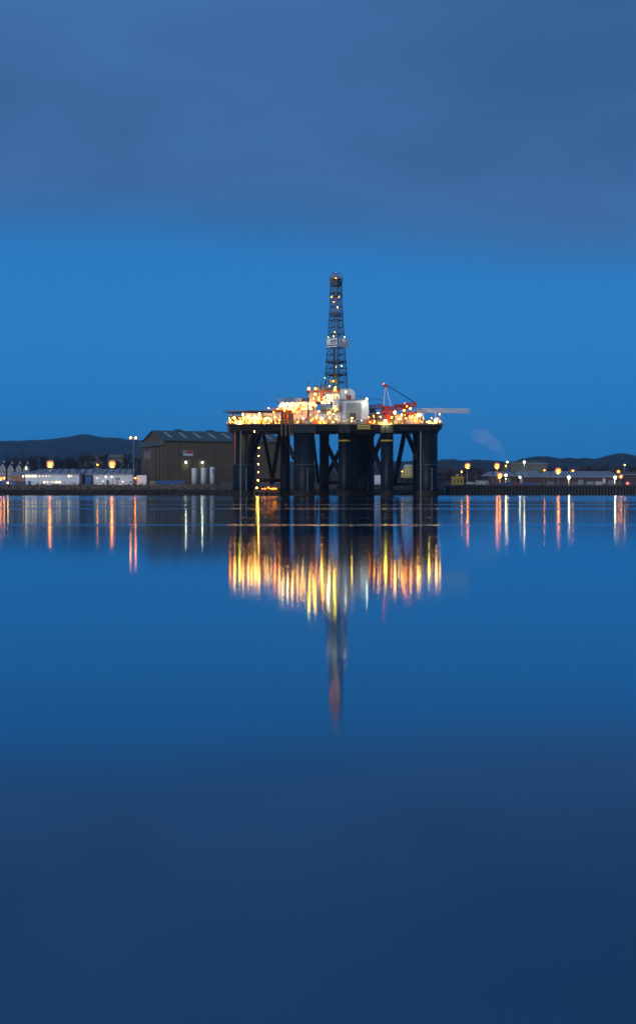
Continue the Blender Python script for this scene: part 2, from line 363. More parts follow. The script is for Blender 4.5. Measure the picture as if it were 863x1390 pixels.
growth = mat('tidal_growth', (0.022, 0.016, 0.008), 0.9, 0.6, 0.8)
def column(px, w, Y, base=None, band=False, pipe_px=None, split=True):
    r = w * Y / F / 2; x = PX(px, Y); c = Vector((x, Y, 0)); top = Zb + 0.5 if Y < 536 else DZ - .75
    sz = PZ(631, RY)
    mb = MB(); prof = [(r * 1.04, -6), (r * 1.04, sz), (r, sz + 0.15), (r, top)]
    o = mb.lathe(c, prof, 28).build('column', navy, rig, smooth=True)
    MB().lathe(c, [(r * 1.06, sz - 0.12), (r * 1.06, sz + 0.2)], 28).build('ring', ringm if split else navy, o)
    MB().lathe(c, [(r * 1.02, top - 1.6), (r * 1.18, top - 0.3), (r * 1.18, top + 0.05)], 24).build('collar', hullp, o)
    if band:
        MB().lathe(c, [(r * 1.03, PZ(599.3, Y)), (r * 1.03, PZ(597.2, Y))], 28).build('painted_band', yel, o)
    if pipe_px:
        p = MB(); x2 = PX(pipe_px, Y); dy = -math.sqrt(max(0.1, (r * 1.04) ** 2 - (x2 - x) ** 2)) - 0.25
        p.tube((x2, Y + dy, 0.2), (x2, Y + dy, top), 0.22, n=6); p.build('riser_pipe', steel, o)
    MB().lathe(c, [(r * 1.055, -1), (r * 1.06, 1.1), (r * 1.05, 1.9)], 28).build('marine_growth', growth, o)
    for zz in (top * .45, top * .62, top * .80): MB().lathe(c, [(r * 1.008, zz - .06), (r * 1.012, zz), (r * 1.008, zz + .06)], 28).build('weld_seam', navy, o)
    if w > 20:
        for k_ in range(12): MB().box(x + r * .3, x + r * .3 + (.55 if k_ % 2 else .35), Y - r * 1.04 - .02, Y - r * .9, 2.2 + k_ * .75, 2.45 + k_ * .75).build('draught_mark', greyp, o)
    # ladder rungs
    lm = MB(); a = Vector((x - r * 0.45, Y - r * 1.0, 1.0)); hgt = top - 2
    for s_ in (-0.25, 0.25): lm.tube(a + Vector((s_, 0, 0)), a + Vector((s_, 0, hgt)), 0.06, n=4)
    for k_ in range(int(hgt / 0.9)): lm.tube(a + Vector((-0.25, 0, 0.5 + k_ * 0.9)), a + Vector((0.25, 0, 0.5 + k_ * 0.9)), 0.04, n=4, cap=False)
    lm.build('ladder', hullp, o)
    return o
column(330, 27, 522, pipe_px=327.5)
column(412.5, 28, 520)
column(579.5, 28, 521, pipe_px=569.8)
column(467.5, 17, 526, band=True, split=False)
column(525, 17, 521, band=True, split=False)
column(342, 16, 574, split=False); column(387, 13, 560, split=False); column(440, 13, 566, split=False)
column(493, 29, 572, split=False); column(566.5, 13, 574, split=False); column(480, 8, 560, split=False)
# rusty pipe on the corner column and pontoons under the water
MB().tube(P(319, 631, 518), P(319, 586, 518), 0.35, n=6).build('rusty_pipe', mat('rusty_pipe_paint', (0.28, 0.08, 0.04), 0.7, 0.3, 0.8), rig)
for Y in (522, 572):
    MB().box(PX(318, 522), PX(592, 522), Y - 7, Y + 7, -12, -5.5).build('pontoon', navy, rig)

def brace(a, b, Ya, Yb, r=0.8):
    MB().tube(P(a[0], a[1], Ya), P(b[0], b[1], Yb), r, n=10).build('brace', black, rig, smooth=True)
brace((355.5, 583), (335, 641), 530, 526); brace((356.5, 583), (370.5, 656), 540, 552, 0.7); brace((380.5, 584), (368.5, 657), 540, 552, 0.9)
brace((384.5, 588), (399, 622), 536, 524, 0.85); brace((436, 588), (470, 660), 548, 540, 0.95); brace((473.5, 588), (436, 660), 552, 560, 0.95)
brace((499, 590), (522, 652), 546, 526, 1.0); brace((520, 588), (498, 645), 526, 556, 1.0)
brace((549.5, 583), (535, 658), 546, 530, 0.95); brace((550, 583), (568, 628), 546, 528, 0.95); brace((529, 620), (536, 657), 530, 534, 0.6)
brace((343, 652), (388, 652), 560, 560, 0.7); brace((440, 655), (493, 655), 565, 570, 0.7); brace((526, 657), (578, 657), 540, 540, 0.6)
brace((424, 584), (432, 655), 545, 560, 0.6)

# deck hull, split in side girders, plating and under-deck frames
x0, x1 = PX(313, RY), PX(596, RY)
MB().box(x0, x1, 517, 536, Zb, DZ).build('deck_hull', hullp, rig)
MB().box(x0, x1, 536.01, 583, DZ - .8, DZ - .01).build('rear_deck', hullp, rig)
MB().box(x0 - 1.4, x1 + 1.4, 515.6, 584, DZ - 0.02, DZ + 0.28).build('deck_plate', mat('deck_plate_paint', (0.16, 0.11, 0.08), 0.6, 0.4, 0.5), rig)
MB().box(PX(308.5, 518), x0 - 0.01, 519, 560, DZ - 2.2, DZ - 0.03).build('deck_overhang', brown, rig)
MB().box(x1 + 0.01, PX(600, 518), 519, 570, DZ - 1.5, DZ - 0.03).build('deck_overhang', brown, rig)
MB().box(PX(320, 518), PX(592, 518), 521, 534, Zb - 0.35, Zb - 0.02).build('under_deck_frame', black, rig)
stf = mesh_of(MB().box(-0.12, 0.12, -0.25, 0, Zb + 0.1, DZ - 0.1), 'hull_stiffener', hullp)
for i in range(46): inst('hull_stiffener', stf, (x0 + 1 + i * (x1 - x0 - 2) / 45, 517, 0), rig)
for px in (356, 378, 430, 452, 500, 550): MB().pbox(px - 4, px + 4, 584, 589, 524, 528).build('under_deck_bracket', black, rig)
# sponson on the near middle column
MB().pbox(396.5, 428.5, 577.3, 587.5, 514.6, 516.9).build('column_head', navy, rig)
MB().pbox(427, 428.5, 578, 591, 515.2, 516.9).build('drain_pipe', pipe, rig)
MB().pbox(516.5, 533.5, 577.3, 587.5, 515.2, 516.9).build('column_head', navy, rig)
MB().pbox(459.5, 475.5, 577.3, 587.5, 515.2, 516.9).build('column_head', navy, rig)
rl = MB(); rl.rail((x0 - 1.2, 515.8, DZ + .28), (x1 + 1.2, 515.8, DZ + .28), 1.15, 2.0, 0.055).rail((x0 - 1.2, 515.8, DZ + .28), (x0 - 1.2, 580, DZ + .28)).rail((x1 + 1.2, 515.8, DZ + .28), (x1 + 1.2, 580, DZ + .28))
rl.build('deck_railing', yel, rig)
# yellow name board with its line of dark lettering
sg = MB().pbox(485, 502, 576.6, 582.4, 514.9, 515.4).build('name_board', yel, rig)
lm = MB()
for i in range(13):
    a = 486.2 + i * 1.12; lm.pbox(a, a + 0.72, 578.4, 580.8, 514.84, 514.895)
lm.build('lettering', letter, sg)

# helideck
hc = Vector((PX(332, 540), 541, PZ(559.3, 540))); hr = 7.6; mb = MB()
mb.lathe(hc, [(hr * 0.97, -0.22), (hr, -0.05), (hr, 0.1)], 8)
heli = mb.build('helideck', greyp, rig)
nb = MB()
for i in range(24):
    a, b = 2 * math.pi * i / 24, 2 * math.pi * (i + 1) / 24
    pa = hc + Vector((math.cos(a), math.sin(a), 0)) * (hr * 0.97); pb = hc + Vector((math.cos(b), math.sin(b), 0)) * (hr * 0.97)
    oa = hc + Vector((math.cos(a), math.sin(a), 0)) * (hr + 1.3) + Vector((0, 0, .25)); ob = hc + Vector((math.cos(b), math.sin(b), 0)) * (hr + 1.3) + Vector((0, 0, .25))
    nb.tube(pa, oa, 0.06, n=4).tube(oa, ob, 0.06, n=4).tube(pa.lerp(oa, .5), pb.lerp(ob, .5), 0.04, n=4)
nb.build('safety_net', steel, heli)
for dx, dy in ((-5, -4), (-5, 4), (4, -5), (4, 5), (0, -6.5)):
    MB().tube(hc + Vector((dx, dy, -.4)), (hc.x + dx * 0.8, hc.y + dy * .8, DZ + .3), 0.25, n=6).build('support_post', redp, heli)
MB().box(PX(336, 540), PX(376, 540), 533, 547, PZ(558.6, 540) - .25, PZ(558.6, 540)).build('walkway_deck', brown, rig)
MB().rail((PX(357, 533), 533, PZ(558.6, 540)), (PX(376, 533), 533, PZ(558.6, 540)), 1.1, 1.6).build('walkway_railing', orng, rig)

# deck houses
def house(px0, px1, py0, py1, Y0, Y1, m, wins=(), name='deck_house', roof=True):
    o = MB().pbox(px0, px1, py0, py1, Y0, Y1).build(name, m, rig)
    if roof: MB().box(PX(px0, Y0) - .3, PX(px1, Y0) + .3, Y0 - .3, Y1 + .2, PZ(py0, Y0) + .01, PZ(py0, Y0) + .2).build('roof_edge', greyp, o)
    for (a, b, w, h, n, st) in wins:
        for i in range(n): MB().pbox(a + i * st, a + i * st + w, b, b + h, Y0 - .08, Y0 + .05).build('window', MATS['dark_glass'], o)
    nseam = int((px1 - px0) / 3.4)
    for i in range(1, nseam):
        xx = PX(px0 + (px1 - px0) * i / nseam, Y0); MB().box(xx - .06, xx + .06, Y0 - .07, Y0 - .002, PZ(py1, Y0) + .1, PZ(py0, Y0) - .1).build('wall_rib', m, o)
    return o
mat('dark_glass', (0.03, 0.035, 0.04), 0.15, 0.1, 1)
house(311, 332, 564.5, 577, 528, 545, brown, [(314, 567, 1.6, 2, 5, 3.4)])
house(332.5, 356, 561.5, 577, 526, 546, cream, [(336, 569.5, 1.2, 1.8, 6, 3.2)])
house(356.5, 382, 561, 577, 528, 546, cream, [(359, 564, 1.3, 1.8, 6, 3.6), (359, 570, 1.3, 1.8, 6, 3.6)])
house(370, 399, 556, 577, 536, 552, orng)
house(379.5, 428.5, 545.5, 557, 534, 550, white, [(382, 551.5, 1.3, 1.8, 11, 4.1)])
house(398, 432, 557.5, 577, 531, 550, cream, [(400, 561, 1.2, 1.8, 7, 4.2), (402, 568, 1.4, 4.5, 5, 6)])
house(417.5, 461, 531, 545, 538, 556, white, [])
MB().pbox(416, 461.5, 530.2, 531.2, 535, 557).build('drill_floor', orng, rig)
house(430, 462, 556.8, 577, 529, 546, white, [(434, 560, 1.3, 1.6, 6, 3.8), (433, 567, 1.3, 5.5, 3, 9)])
MB().pbox(434.5, 461, 551.2, 556.4, 527.5, 540).build('pipe_deck', grn, rig)
MB().pbox(433, 462, 556.5, 557.3, 526.6, 546).build('pipe_deck_edge', brown, rig)
o = house(461.2, 500, 543.2, 577, 530, 552, white)
MB().pbox(461, 500.6, 542.2, 543.3, 529.4, 552.6).build('roof_walkway', grn, o)
MB().pbox(469.5, 489, 547, 568.5, 529.75, 529.92).build('shutter', greyp, o)
for i in range(10): MB().pbox(469.6, 488.9, 548 + i * 2.05, 548.35 + i * 2.05, 529.66, 529.74).build('shutter_slat', greyp, o)
MB().pbox(475, 482.5, 560.5, 570, 529.4, 529.65).build('open_doorway', brown, o)
MB().pbox(489.2, 489.7, 545, 576, 529.7, 529.99).build('wall_joint', greyp, o)
# rounded winch house above
mb = MB(); Y = 533; xa, xb = PX(462.5, Y), PX(481.5, Y); za, zb = PZ(542.1, Y), PZ(527.6, Y)
pts = [(xa, Y, za), (xb, Y, za), (xb, Y, zb - 2.2)] + [(xb - 2.2 + 2.2 * math.cos(t_), Y, zb - 2.2 + 2.2 * math.sin(t_)) for t_ in (R(22), R(45), R(68))] + [(xb - 2.2, Y, zb), (xa, Y, zb)]
wh = mb.prism(pts, (0, 12, 0)).build('winch_house', white, rig)
MB().pbox(469.8, 476.2, 536.3, 542.4, 532.8, 533).build('red_door', redp, wh)
MB().lathe((PX(457, 528), 528, PZ(547, 528)), [(1.6, -2.4), (1.6, 0), (1.2, 1.1), (.5, 1.5)], 16).build('mud_tank', white, rig, smooth=True)

# clutter on deck: pipes, tanks, cabinets, stair flights
rng = random.Random(11)
cl_m = [brown, orng, cream, cream, greyp, pipe, white, yel]
for i in range(95):
    px = rng.uniform(312, 594); Y = rng.uniform(517, 525); w = rng.uniform(1.2, 5); h = rng.uniform(2.5, 8)
    k_ = rng.random(); m = rng.choice(cl_m); X = PX(px, Y); z0 = DZ + .29; hh = h * RY / F
    if k_ < .4:
        o = MB().box(X, X + w * .29, Y, Y + 1.6, z0, z0 + hh).build('equipment_cabinet', m, rig)
        MB().box(X + .08, X + w * .29 - .08, Y - .05, Y - .002, z0 + .15, z0 + hh - .15).build('cabinet_door', greyp, o)
    elif k_ < .6: MB().lathe((X, Y, z0), [(w * .1, 0), (w * .12, .1), (w * .12, hh * .8), (w * .06, hh)], 10).build('vent_tank', m, rig)
    elif k_ < .82:
        mb = MB(); mb.tube((X, Y, z0), (X, Y, z0 + hh * 1.2), .12, n=6).tube((X, Y, z0 + hh * 1.2), (X + w * .4, Y, z0 + hh * 1.2), .12, n=6).tube((X + w * .4, Y, z0 + hh * 1.2), (X + w * .4, Y, z0), .12, n=6); mb.build('pipe_loop', pipe, rig)
    else:
        mb = MB(); mb.truss((X, Y, z0 + .1), (X + w * .3, Y, z0 + hh * 1.1), .7, .2, 6, .06, Vector((0, 1, 0))); mb.build('stair_flight', yel, rig)
for i in range(40):       # upper level clutter around the drill floor and modules
    px = rng.uniform(372, 460); py = rng.choice([544.5, 544.5, 556.5, 530]); Y = 532 if py > 540 else 537
    if py == 530: px = rng.uniform(420, 440)
    hh = rng.uniform(1.0, 3.2) * .6; X = PX(px, Y); z0 = PZ(py, Y)
    m = rng.choice(cl_m)
    if rng.random() < .5: MB().box(X, X + rng.uniform(.5, 1.4), Y, Y + 1.5, z0, z0 + hh).build('equipment_cabinet', m, rig)
    else: MB().tube((X, Y, z0), (X, Y, z0 + hh * 1.3), .14, n=6).tube((X, Y, z0 + hh * 1.3), (X + .8, Y, z0 + hh * 1.3), .14, n=6).build('vent_pipe', pipe, rig)
for px, t_ in ((382.5, 560), (388, 562), (393.5, 559.5), (397, 561)): MB().tube(P(px, 592, 515.1), P(px, t_, 515.1), .38, n=8).build('guide_post', brown, rig)
MB().tube(P(382.5, 568, 515.1), P(397, 568, 515.1), .2, n=6).build('guide_rail', brown, rig)
MB().rail((PX(379.5, 533.7), 533.7, PZ(545.3, 534) + .2), (PX(428, 533.7), 533.7, PZ(545.3, 534) + .2), 1.1, 1.5).build('roof_railing', yel, rig)
MB().rail((PX(416, 535), 535.2, PZ(530.2, 535)), (PX(462, 535), 535.2, PZ(530.2, 535)), 1.2, 1.5).build('drill_floor_railing', yel, rig)
MB().rail((PX(461, 529.6), 529.6, PZ(542.2, 529.4)), (PX(500, 529.6), 529.6, PZ(542.2, 529.4)), 1.1, 1.6).build('roof_railing', steel, rig)
MB().rail((PX(434, 527), 527.6, PZ(551.2, 527.5)), (PX(461, 527), 527.6, PZ(551.2, 527.5)), 1.1, 1.6).build('pipe_deck_railing', yel, rig)
# standing pole mast on the drill floor's left corner
mb = MB(); mb.tube(P(418.3, 577, 527), P(418.3, 517, 527), .28, .14, n=6).tube(P(416.5, 573, 526), P(418.3, 545, 527), .12, n=5).tube(P(420.5, 573, 526), P(418.3, 545, 527), .12, n=5); mb.build('pole_mast', pipe, rig)
mb = MB(); mb.tube(P(430.5, 530, 538), P(430.5, 510, 538), .14, .08, n=5).tube(P(428, 513, 538), P(433, 513, 538), .07, n=4).tube(P(429, 511, 538), P(432, 511, 538), .07, n=4); mb.build('antenna_mast', steel, rig)
for px in (424, 427, 434.5, 437.5): MB().pbox(px, px + 1.6, 532, 545, 536.4, 537.2).build('standpipe_rack', redp if px > 433 else orng, rig)

# derrick
der = MB().box(PX(438, 548), PX(472, 548), 542, 556, PZ(530.1, 540), PZ(528, 540)).build('derrick', dsteel, rig)
dc = Vector((PX(456, 549), 549, 0)); phi = R(-36)
def dpt(i, z):
    f_ = interp_lin([(PZ(528, 549), 6.7), (PZ(410, 549), 3.45), (PZ(376, 549), 3.45)], z) / 2
    a = [(-1, -1), (1, -1), (1, 1), (-1, 1)][i % 4]
    return dc + Matrix.Rotation(phi, 3, 'Z') @ Vector((a[0] * f_, a[1] * f_, 0)) + Vector((0, 0, z))
def interp_lin(pts, x):
    if x <= pts[0][0]: return pts[0][1]
    for (a, b), (c, d) in zip(pts, pts[1:]):
        if x <= c: return b + (d - b) * (x - a) / (c - a)
    return pts[-1][1]
zs = [PZ(528, 549) + (PZ(379, 549) - PZ(528, 549)) * i / 16 for i in range(17)]
zk = PZ(410, 549)
for i in range(4):
    MB().tube(dpt(i, zs[0]), dpt(i, zk), .24, .2, n=6).tube(dpt(i, zk), dpt(i, zs[-1]), .2, n=6).build('leg', dsteel, der)
for j, z in enumerate(zs):
    mb = MB()
    for i in range(4): mb.tube(dpt(i, z), dpt(i + 1, z), .13 if j % 2 else .17, n=4)
    mb.build('girt', dsteel, der)
for j in range(16):
    for i in range(4):
        a, b = zs[j], zs[j + 1]; mid = lambda z: (dpt(i, z) + dpt(i + 1, z)) / 2
        mb = MB(); mb.tube(dpt(i, a), mid(b), .085, n=3).tube(dpt(i + 1, a), mid(b), .085, n=3)
        mb.tube(dpt(i, b), mid(a), .06, n=3).tube(dpt(i + 1, b), mid(a), .06, n=3); mb.tube(mid(a), mid(b), .07, n=3)
        mb.build('cross_brace', dsteel, der)
# ladders, guide rails, drill pipe stands inside
for dx, dy, r, za, zb in ((.5, .3, .1, 528, 382), (-.5, .3, .1, 528, 382), (.9, -.5, .12, 528, 470), (-.9, -.4, .12, 528, 470), (-1.2, .6, .14, 528, 466), (-.75, .9, .14, 528, 466), (1.3, .4, .09, 528, 384)):
    MB().tube(dc + Vector((dx, dy, PZ(za, 549))), dc + Vector((dx * .8, dy, PZ(zb, 549))), r, n=5).build('drill_pipe_stand', dsteel, der)
for py, ex in ((402.5, .25), (429, .3), (493, .35), (509, .5)):
    z = PZ(py, 549); mb = MB(); c4 = [dpt(i, z) + (dpt(i, z) - dc - Vector((0, 0, z))).normalized() * ex for i in range(4)]
    mb.prism(c4, (0, 0, .18))
    for i in range(4): mb.rail(c4[i] + Vector((0, 0, .18)), c4[(i + 1) % 4] + Vector((0, 0, .18)), 1.0, 1.2, .05)
    mb.build('working_platform', dsteel, der)
# crown
z = PZ(380, 549); c4 = [dpt(i, z) + (dpt(i, z) - dc - Vector((0, 0, z))).normalized() * .35 for i in range(4)]
crown = MB().prism(c4, (0, 0, .4)).build('crown_platform', brown, der)
mb = MB()
for i in range(4): mb.rail(c4[i] + Vector((0, 0, .4)), c4[(i + 1) % 4] + Vector((0, 0, .4)), 1.2, 1.0, .07)
for i in range(4): mb.tube(dpt(i, z), dc + Vector((0, 0, PZ(371.2, 549))), .1, n=4)
mb.build('crown_frame', orng, der)
MB().box(dc.x - 1.9, dc.x + 2.2, dc.y - .3, dc.y + .3, PZ(371, 549), PZ(370.3, 549)).build('crown_beam', dsteel, der)
for py in (385, 388.5):
    z = PZ(py, 549); mb = MB()
    for i in range(4): mb.prism([dpt(i, z), dpt(i + 1, z), dpt(i + 1, z + 1.0), dpt(i, z + 1.0)], (0, 0.05, 0))
    mb.build('crown_block', dsteel, der)
# wind walls with lettering round the monkey board
z0, z1 = PZ(472, 549), PZ(460.5, 549)
def wall_panel(a, b, inset=.35):
    n_ = Vector((b.y - a.y, a.x - b.x, 0)).normalized()
    a = a + n_ * inset; b = b + n_ * inset
    o = MB().prism([Vector((a.x, a.y, z0)), Vector((b.x, b.y, z0)), Vector((b.x, b.y, z1)), Vector((a.x, a.y, z1))], -n_ * .12).build('wind_wall', white, der)
    return a, b, n_
A, B, C = dpt(0, z0), dpt(1, z0), dpt(2, z0)
pts4 = sorted([dpt(i, z0) for i in range(4)], key=lambda v: v.y)
near = pts4[0]; lft = min(pts4, key=lambda v: v.x); rgt = max(pts4, key=lambda v: v.x)
a, b, n_ = wall_panel(lft, near)
c, d, n2 = wall_panel(near + (rgt - near) * 0.1, rgt + (rgt - near).normalized() * 2.3)
lm = MB(); rng2 = random.Random(3); dv = (b - a)
def mark(u0, u1, h0, h1):
    p0, p1 = a + dv * u0 + n_ * .03, a + dv * u1 + n_ * .03
    lm.prism([Vector((p0.x, p0.y, z0 + h0)), Vector((p1.x, p1.y, z0 + h0)), Vector((p1.x, p1.y, z0 + h1)), Vector((p0.x, p0.y, z0 + h1))], n_ * -.025)
H = z1 - z0
for i in range(8): mark(.36 + i * .075, .41 + i * .075, H * .62, H * .82)
for i in range(7): mark(.36 + i * .075, .41 + i * .075, H * .42, H * .54)
mark(.02, .98, H * .16, H * .27)
lm.build('wind_wall_lettering', letter, der)
# travelling block, yellow top drive
MB().box(dc.x - .9, dc.x + .3, dc.y - .5, dc.y + .5, PZ(513, 549), PZ(507, 549)).tube(dc + Vector((-.3, 0, PZ(507, 549))), dc + Vector((-.3, 0, PZ(383, 549))), .09, n=5).build('travelling_block', yel, der)
MB().box(dc.x - 2.6, dc.x + .6, dc.y - 2.6, dc.y - 2.2, PZ(520.5, 549), PZ(516, 549)).build('yellow_windscreen', yel, der)
MB().box(dc.x + 1.9, dc.x + 2.1, dc.y - 1.9, dc.y - 1.7, PZ(452, 549), PZ(444, 549)).build('stabbing_board', dsteel, der)
for px, h_ in ((436, 518), (439, 522), (434, 524), (441.5, 520)): MB().tube(P(px, 530, 541), P(px, h_, 541), .25, .2, n=6).build('standpipe', dsteel, der)

# cranes
cr_ = MB().tube(P(525, 577, 526), P(525, 560, 526), 1.7, n=16).build('crane', redp, rig)
MB().pbox(517.5, 531, 551, 560.5, 523.5, 530).build('crane_house', redp, cr_)
MB().pbox(518.5, 521, 553, 557, 523.3, 523.49).build('cab_window', MATS['dark_glass'], cr_)
mb = MB()
for Y in (524.2, 529): mb.tube(P(520.8, 551, Y), P(522.6, 523, 526.5), .26, .2, n=6).tube(P(530.5, 552, Y), P(523.5, 524, 526.5), .2, .16, n=6)
for f_ in (.3, .6): mb.tube(P(520.8, 551, 524.2).lerp(P(522.6, 523, 526.5), f_), P(520.8, 551, 529).lerp(P(522.6, 523, 526.5), f_), .12, n=5)
mb.build('gantry_frame', white, cr_)
MB().pbox(520.2, 526, 521.5, 525, 525.5, 527.5).build('gantry_head', redp, cr_)
MB().truss(P(530, 556, 526), P(564, 548.5, 526), 1.5, 1.7, 12, .17).build('boom', redp, cr_)
MB().pbox(561, 565.5, 546.2, 550.2, 525, 527).build('boom_tip', redp, cr_)
MB().tube(P(525.5, 523, 526), P(564, 547, 526), .1, n=5).tube(P(525, 523, 526.6), P(563, 547, 526.6), .1, n=5).tube(P(522, 544, 526), P(482, 537, 534), .07, n=4).tube(P(564, 549, 526), P(564, 563, 526), .05, n=4).build('cables', black, cr_)
c2 = MB().tube(P(506, 577, 540), P(506, 556, 540), 1.3, n=14).build('crane', redp, rig)
MB().truss(P(500, 553.5, 541), P(520, 551, 541), 1.4, 1.5, 8, .15).build('boom', redp, c2)
MB().pbox(502, 510, 554.5, 561, 538, 543).build('crane_house', brown, c2)
MB().pbox(536, 556, 548.5, 552, 532, 538).build('red_gantry', redp, rig)
# burner boom out to the right
bb = MB().truss(P(566, 557.3, 530), P(637, 557.6, 530), 1.4, 1.7, 18, .10).build('burner_boom', white, rig)
MB().tube(P(566, 557, 530), P(636, 557.4, 530), .16, n=6).tube(P(566, 558, 530.3), P(637, 558.2, 530.3), .14, n=6).build('burner_pipe', white, bb)
MB().tube(P(590.5, 577, 530), P(590.5, 559, 530), .25, n=6).tube(P(595.5, 577, 528), P(595.5, 560, 528), .15, n=6).build('boom_support', white, bb)
# right hand modules
house(501, 517, 562, 577, 530, 545, brown, [(503, 567, 1.3, 2, 4, 3.4)])
house(533, 548, 562, 577, 530, 546, cream, [(535, 565, 1.2, 4, 4, 3)])
house(548.5, 565, 559.5, 577, 529, 546, orng, [(551, 563, 1.3, 4, 4, 3.3)])
house(565.5, 575, 560, 577, 528, 540, white, [(567, 566, 2.2, 6, 2, 3.6)])
house(576, 596, 571.5, 577, 530, 545, brown, [])
for px in (537, 540.5, 544, 556, 559.5): MB().lathe((PX(px, 524), 524, DZ + .3), [(.55, 0), (.55, 3.4), (.2, 4)], 12).build('pressure_vessel', cream, rig, smooth=True)
MB().rail((PX(548.5, 529), 528.8, PZ(559, 529)), (PX(565, 529), 528.8, PZ(559, 529)), 1.1, 1.5).build('roof_railing', yel, rig)

# ladder tower with its column of lamps
mb = MB(); mb.tube(P(349.3, 668, 540), P(349.3, 592, 540), .14, n=5).tube(P(346.8, 668, 540), P(346.8, 592, 540), .14, n=5)
for k_ in range(24): mb.tube(P(346.8, 594 + 3 * k_, 540), P(349.3, 594 + 3 * k_ + (3 if k_ % 2 else 0), 540), .08, n=4)
mb.build('access_tower', pipe, rig)

LIGHTS = [
 # px, py, Y, kind, size
 (318.3, 567.3, 519, 'warm', 1.5), (312.6, 571, 518, 'sodium', 1.25), (325.3, 572.8, 515.4, 'yg', 1.7), (330, 562, 525, 'warm', 1.0), (352, 561.3, 524, 'warm', 1.0),
 (337, 566, 524, 'warm', 1.2), (342, 567.5, 523, 'warm', 1.2), (346, 565.5, 524, 'warm', 1.2), (350, 567.5, 523.5, 'warm', 1.2), (347, 571.5, 521, 'warm', 1.1), (338, 574, 521, 'sodium', .9),
 (360, 568, 524, 'warm', .9), (363.5, 567.5, 524, 'warm', .8), (368, 571, 522, 'warm', .8), (373, 566, 525, 'sodium', 1.0), (374, 574, 519, 'sodium', .8), (357, 573.5, 520, 'sodium', .8),
 (365, 553.8, 545, 'white', .6), (371.5, 559.5, 531, 'sodium', .8), (377, 555, 533, 'sodium', .7), (379, 570, 520, 'sodium', .8), (330.5, 571, 522, 'sodium', .8),
 (379.5, 551.2, 531, 'warm', 1.1), (383.5, 547.8, 531.5, 'white', 1.1), (390, 548, 531.5, 'white', 1.2), (396.5, 548, 531, 'warm', 1.5), (404, 549.5, 531, 'warm', 1.0), (408, 547, 532, 'warm', .9), (413, 547.5, 531.5, 'warm', 1.0), (420, 548, 531, 'warm', 1.0), (425, 547.5, 531, 'warm', 1.3), (428.5, 550, 531, 'sodium', .9),
 (397.5, 557, 529, 'sodium', .9), (410, 554.8, 528, 'sodium', 1.2), (420, 553.5, 528, 'warm', .8), (402.5, 553, 529, 'sodium', .7), (392, 554.5, 530, 'sodium', .7), (386, 558, 526, 'sodium', .6),
 (419, 527.3, 527, 'yg', 1.6), (428, 527.5, 533, 'yg', 1.0), (427.5, 535, 535, 'warm', 1.3), (425, 541, 534.5, 'warm', 1.0), (438.5, 540.5, 535, 'warm', .9), (445, 537.3, 534.5, 'white', 1.4), (454.5, 529, 534, 'yg', 1.0),
 (437.5, 546.5, 532, 'warm', 1.4), (446, 546.5, 532, 'white', 1.4), (441, 547, 532.5, 'warm', .9), (453.5, 552.6, 525.5, 'yg', 1.5), (453.5, 552, 526, 'warm', 1.0), (433, 558.5, 526, 'warm', .7),
 (436.3, 568.3, 520.5, 'warm', 1.6), (447.5, 560, 525, 'warm', .8), (447, 567, 524, 'sodium', .7), (429, 567, 522, 'sodium', .8), (422, 571, 520, 'sodium', .7), (411, 568, 522, 'white', .6), (404, 573, 519, 'yg', .6),
 (440, 574, 517, 'yg', .5), (452, 573, 517, 'yg', .6), (456, 569, 524, 'sodium', .6), (477.5, 567.5, 526, 'warm', .8), (477, 571.5, 522, 'yg', .8), (469, 532, 530.5, 'white', .8), (497.5, 541.5, 527.5, 'green', 1.1), (490, 571, 523, 'white', .4),
 (513, 560.5, 523, 'warm', .8), (523, 571.6, 514.2, 'yg', 1.9), (508, 571.5, 519, 'sodium', .9), (502, 573, 519, 'sodium', .7), (516, 566, 521, 'sodium', .8), (497, 574, 518, 'sodium', .6),
 (535.7, 560, 519.5, 'warm', 1.7), (531, 567, 520, 'sodium', .8), (548, 557, 521, 'sodium', 1.2), (556.5, 554.5, 522, 'warm', .9), (552, 551.5, 523, 'sodium', .8), (545, 563, 523, 'warm', .8), (541, 569, 519, 'warm', .7), (550.5, 568, 521, 'sodium', .7), (558, 567, 522, 'sodium', .8), (563, 571, 519, 'sodium', .7),
 (567, 563.5, 523, 'warm', 1.3), (570, 563, 523, 'warm', .9), (582, 573, 517, 'yg', 1.5), (592, 569.3, 519, 'warm', 1.5), (596.5, 562.3, 525, 'white', .6), (586, 574, 517, 'sodium', .6), (597, 572, 517, 'warm', .7), (549, 547.8, 526, 'red', 1.0), (520.5, 521, 525, 'red', 1.0),
 (351.3, 608, 538.5, 'warm', .8), (351, 619, 538.5, 'warm', .8), (350.8, 630, 538.5, 'warm', .9), (350.5, 641, 538.5, 'warm', .8), (350.3, 652, 538.5, 'warm', .9), (348.3, 662.3, 537, 'yg', 1.0), (345.5, 585.8, 520, 'warm', .7),
 (455.6, 377.5, 546.4, 'sodium', .8), (456, 370, 547, 'red', .6), (460, 403, 547, 'warm', .8), (449.5, 403.5, 545.4, 'sodium', .95), (453, 410, 545.4, 'sodium', .9), (458.3, 417.2, 545.5, 'white', 1.1), (454.3, 450.5, 546, 'yg', .8), (453, 456.5, 546, 'yg', .8), (445.5, 458, 547, 'yg', .6), (467.5, 457.6, 548, 'white', .9), (463.5, 496.5, 547, 'green', .7), (456, 498, 546, 'yg', .5), (454.5, 508, 546, 'yg', .5), (441, 513.5, 544, 'yg', .6), (452, 517.5, 545, 'yg', .5), (447, 524, 541, 'warm', .6), (455, 526, 540, 'yg', .8), (451, 402, 548, 'sodium', .6),
]
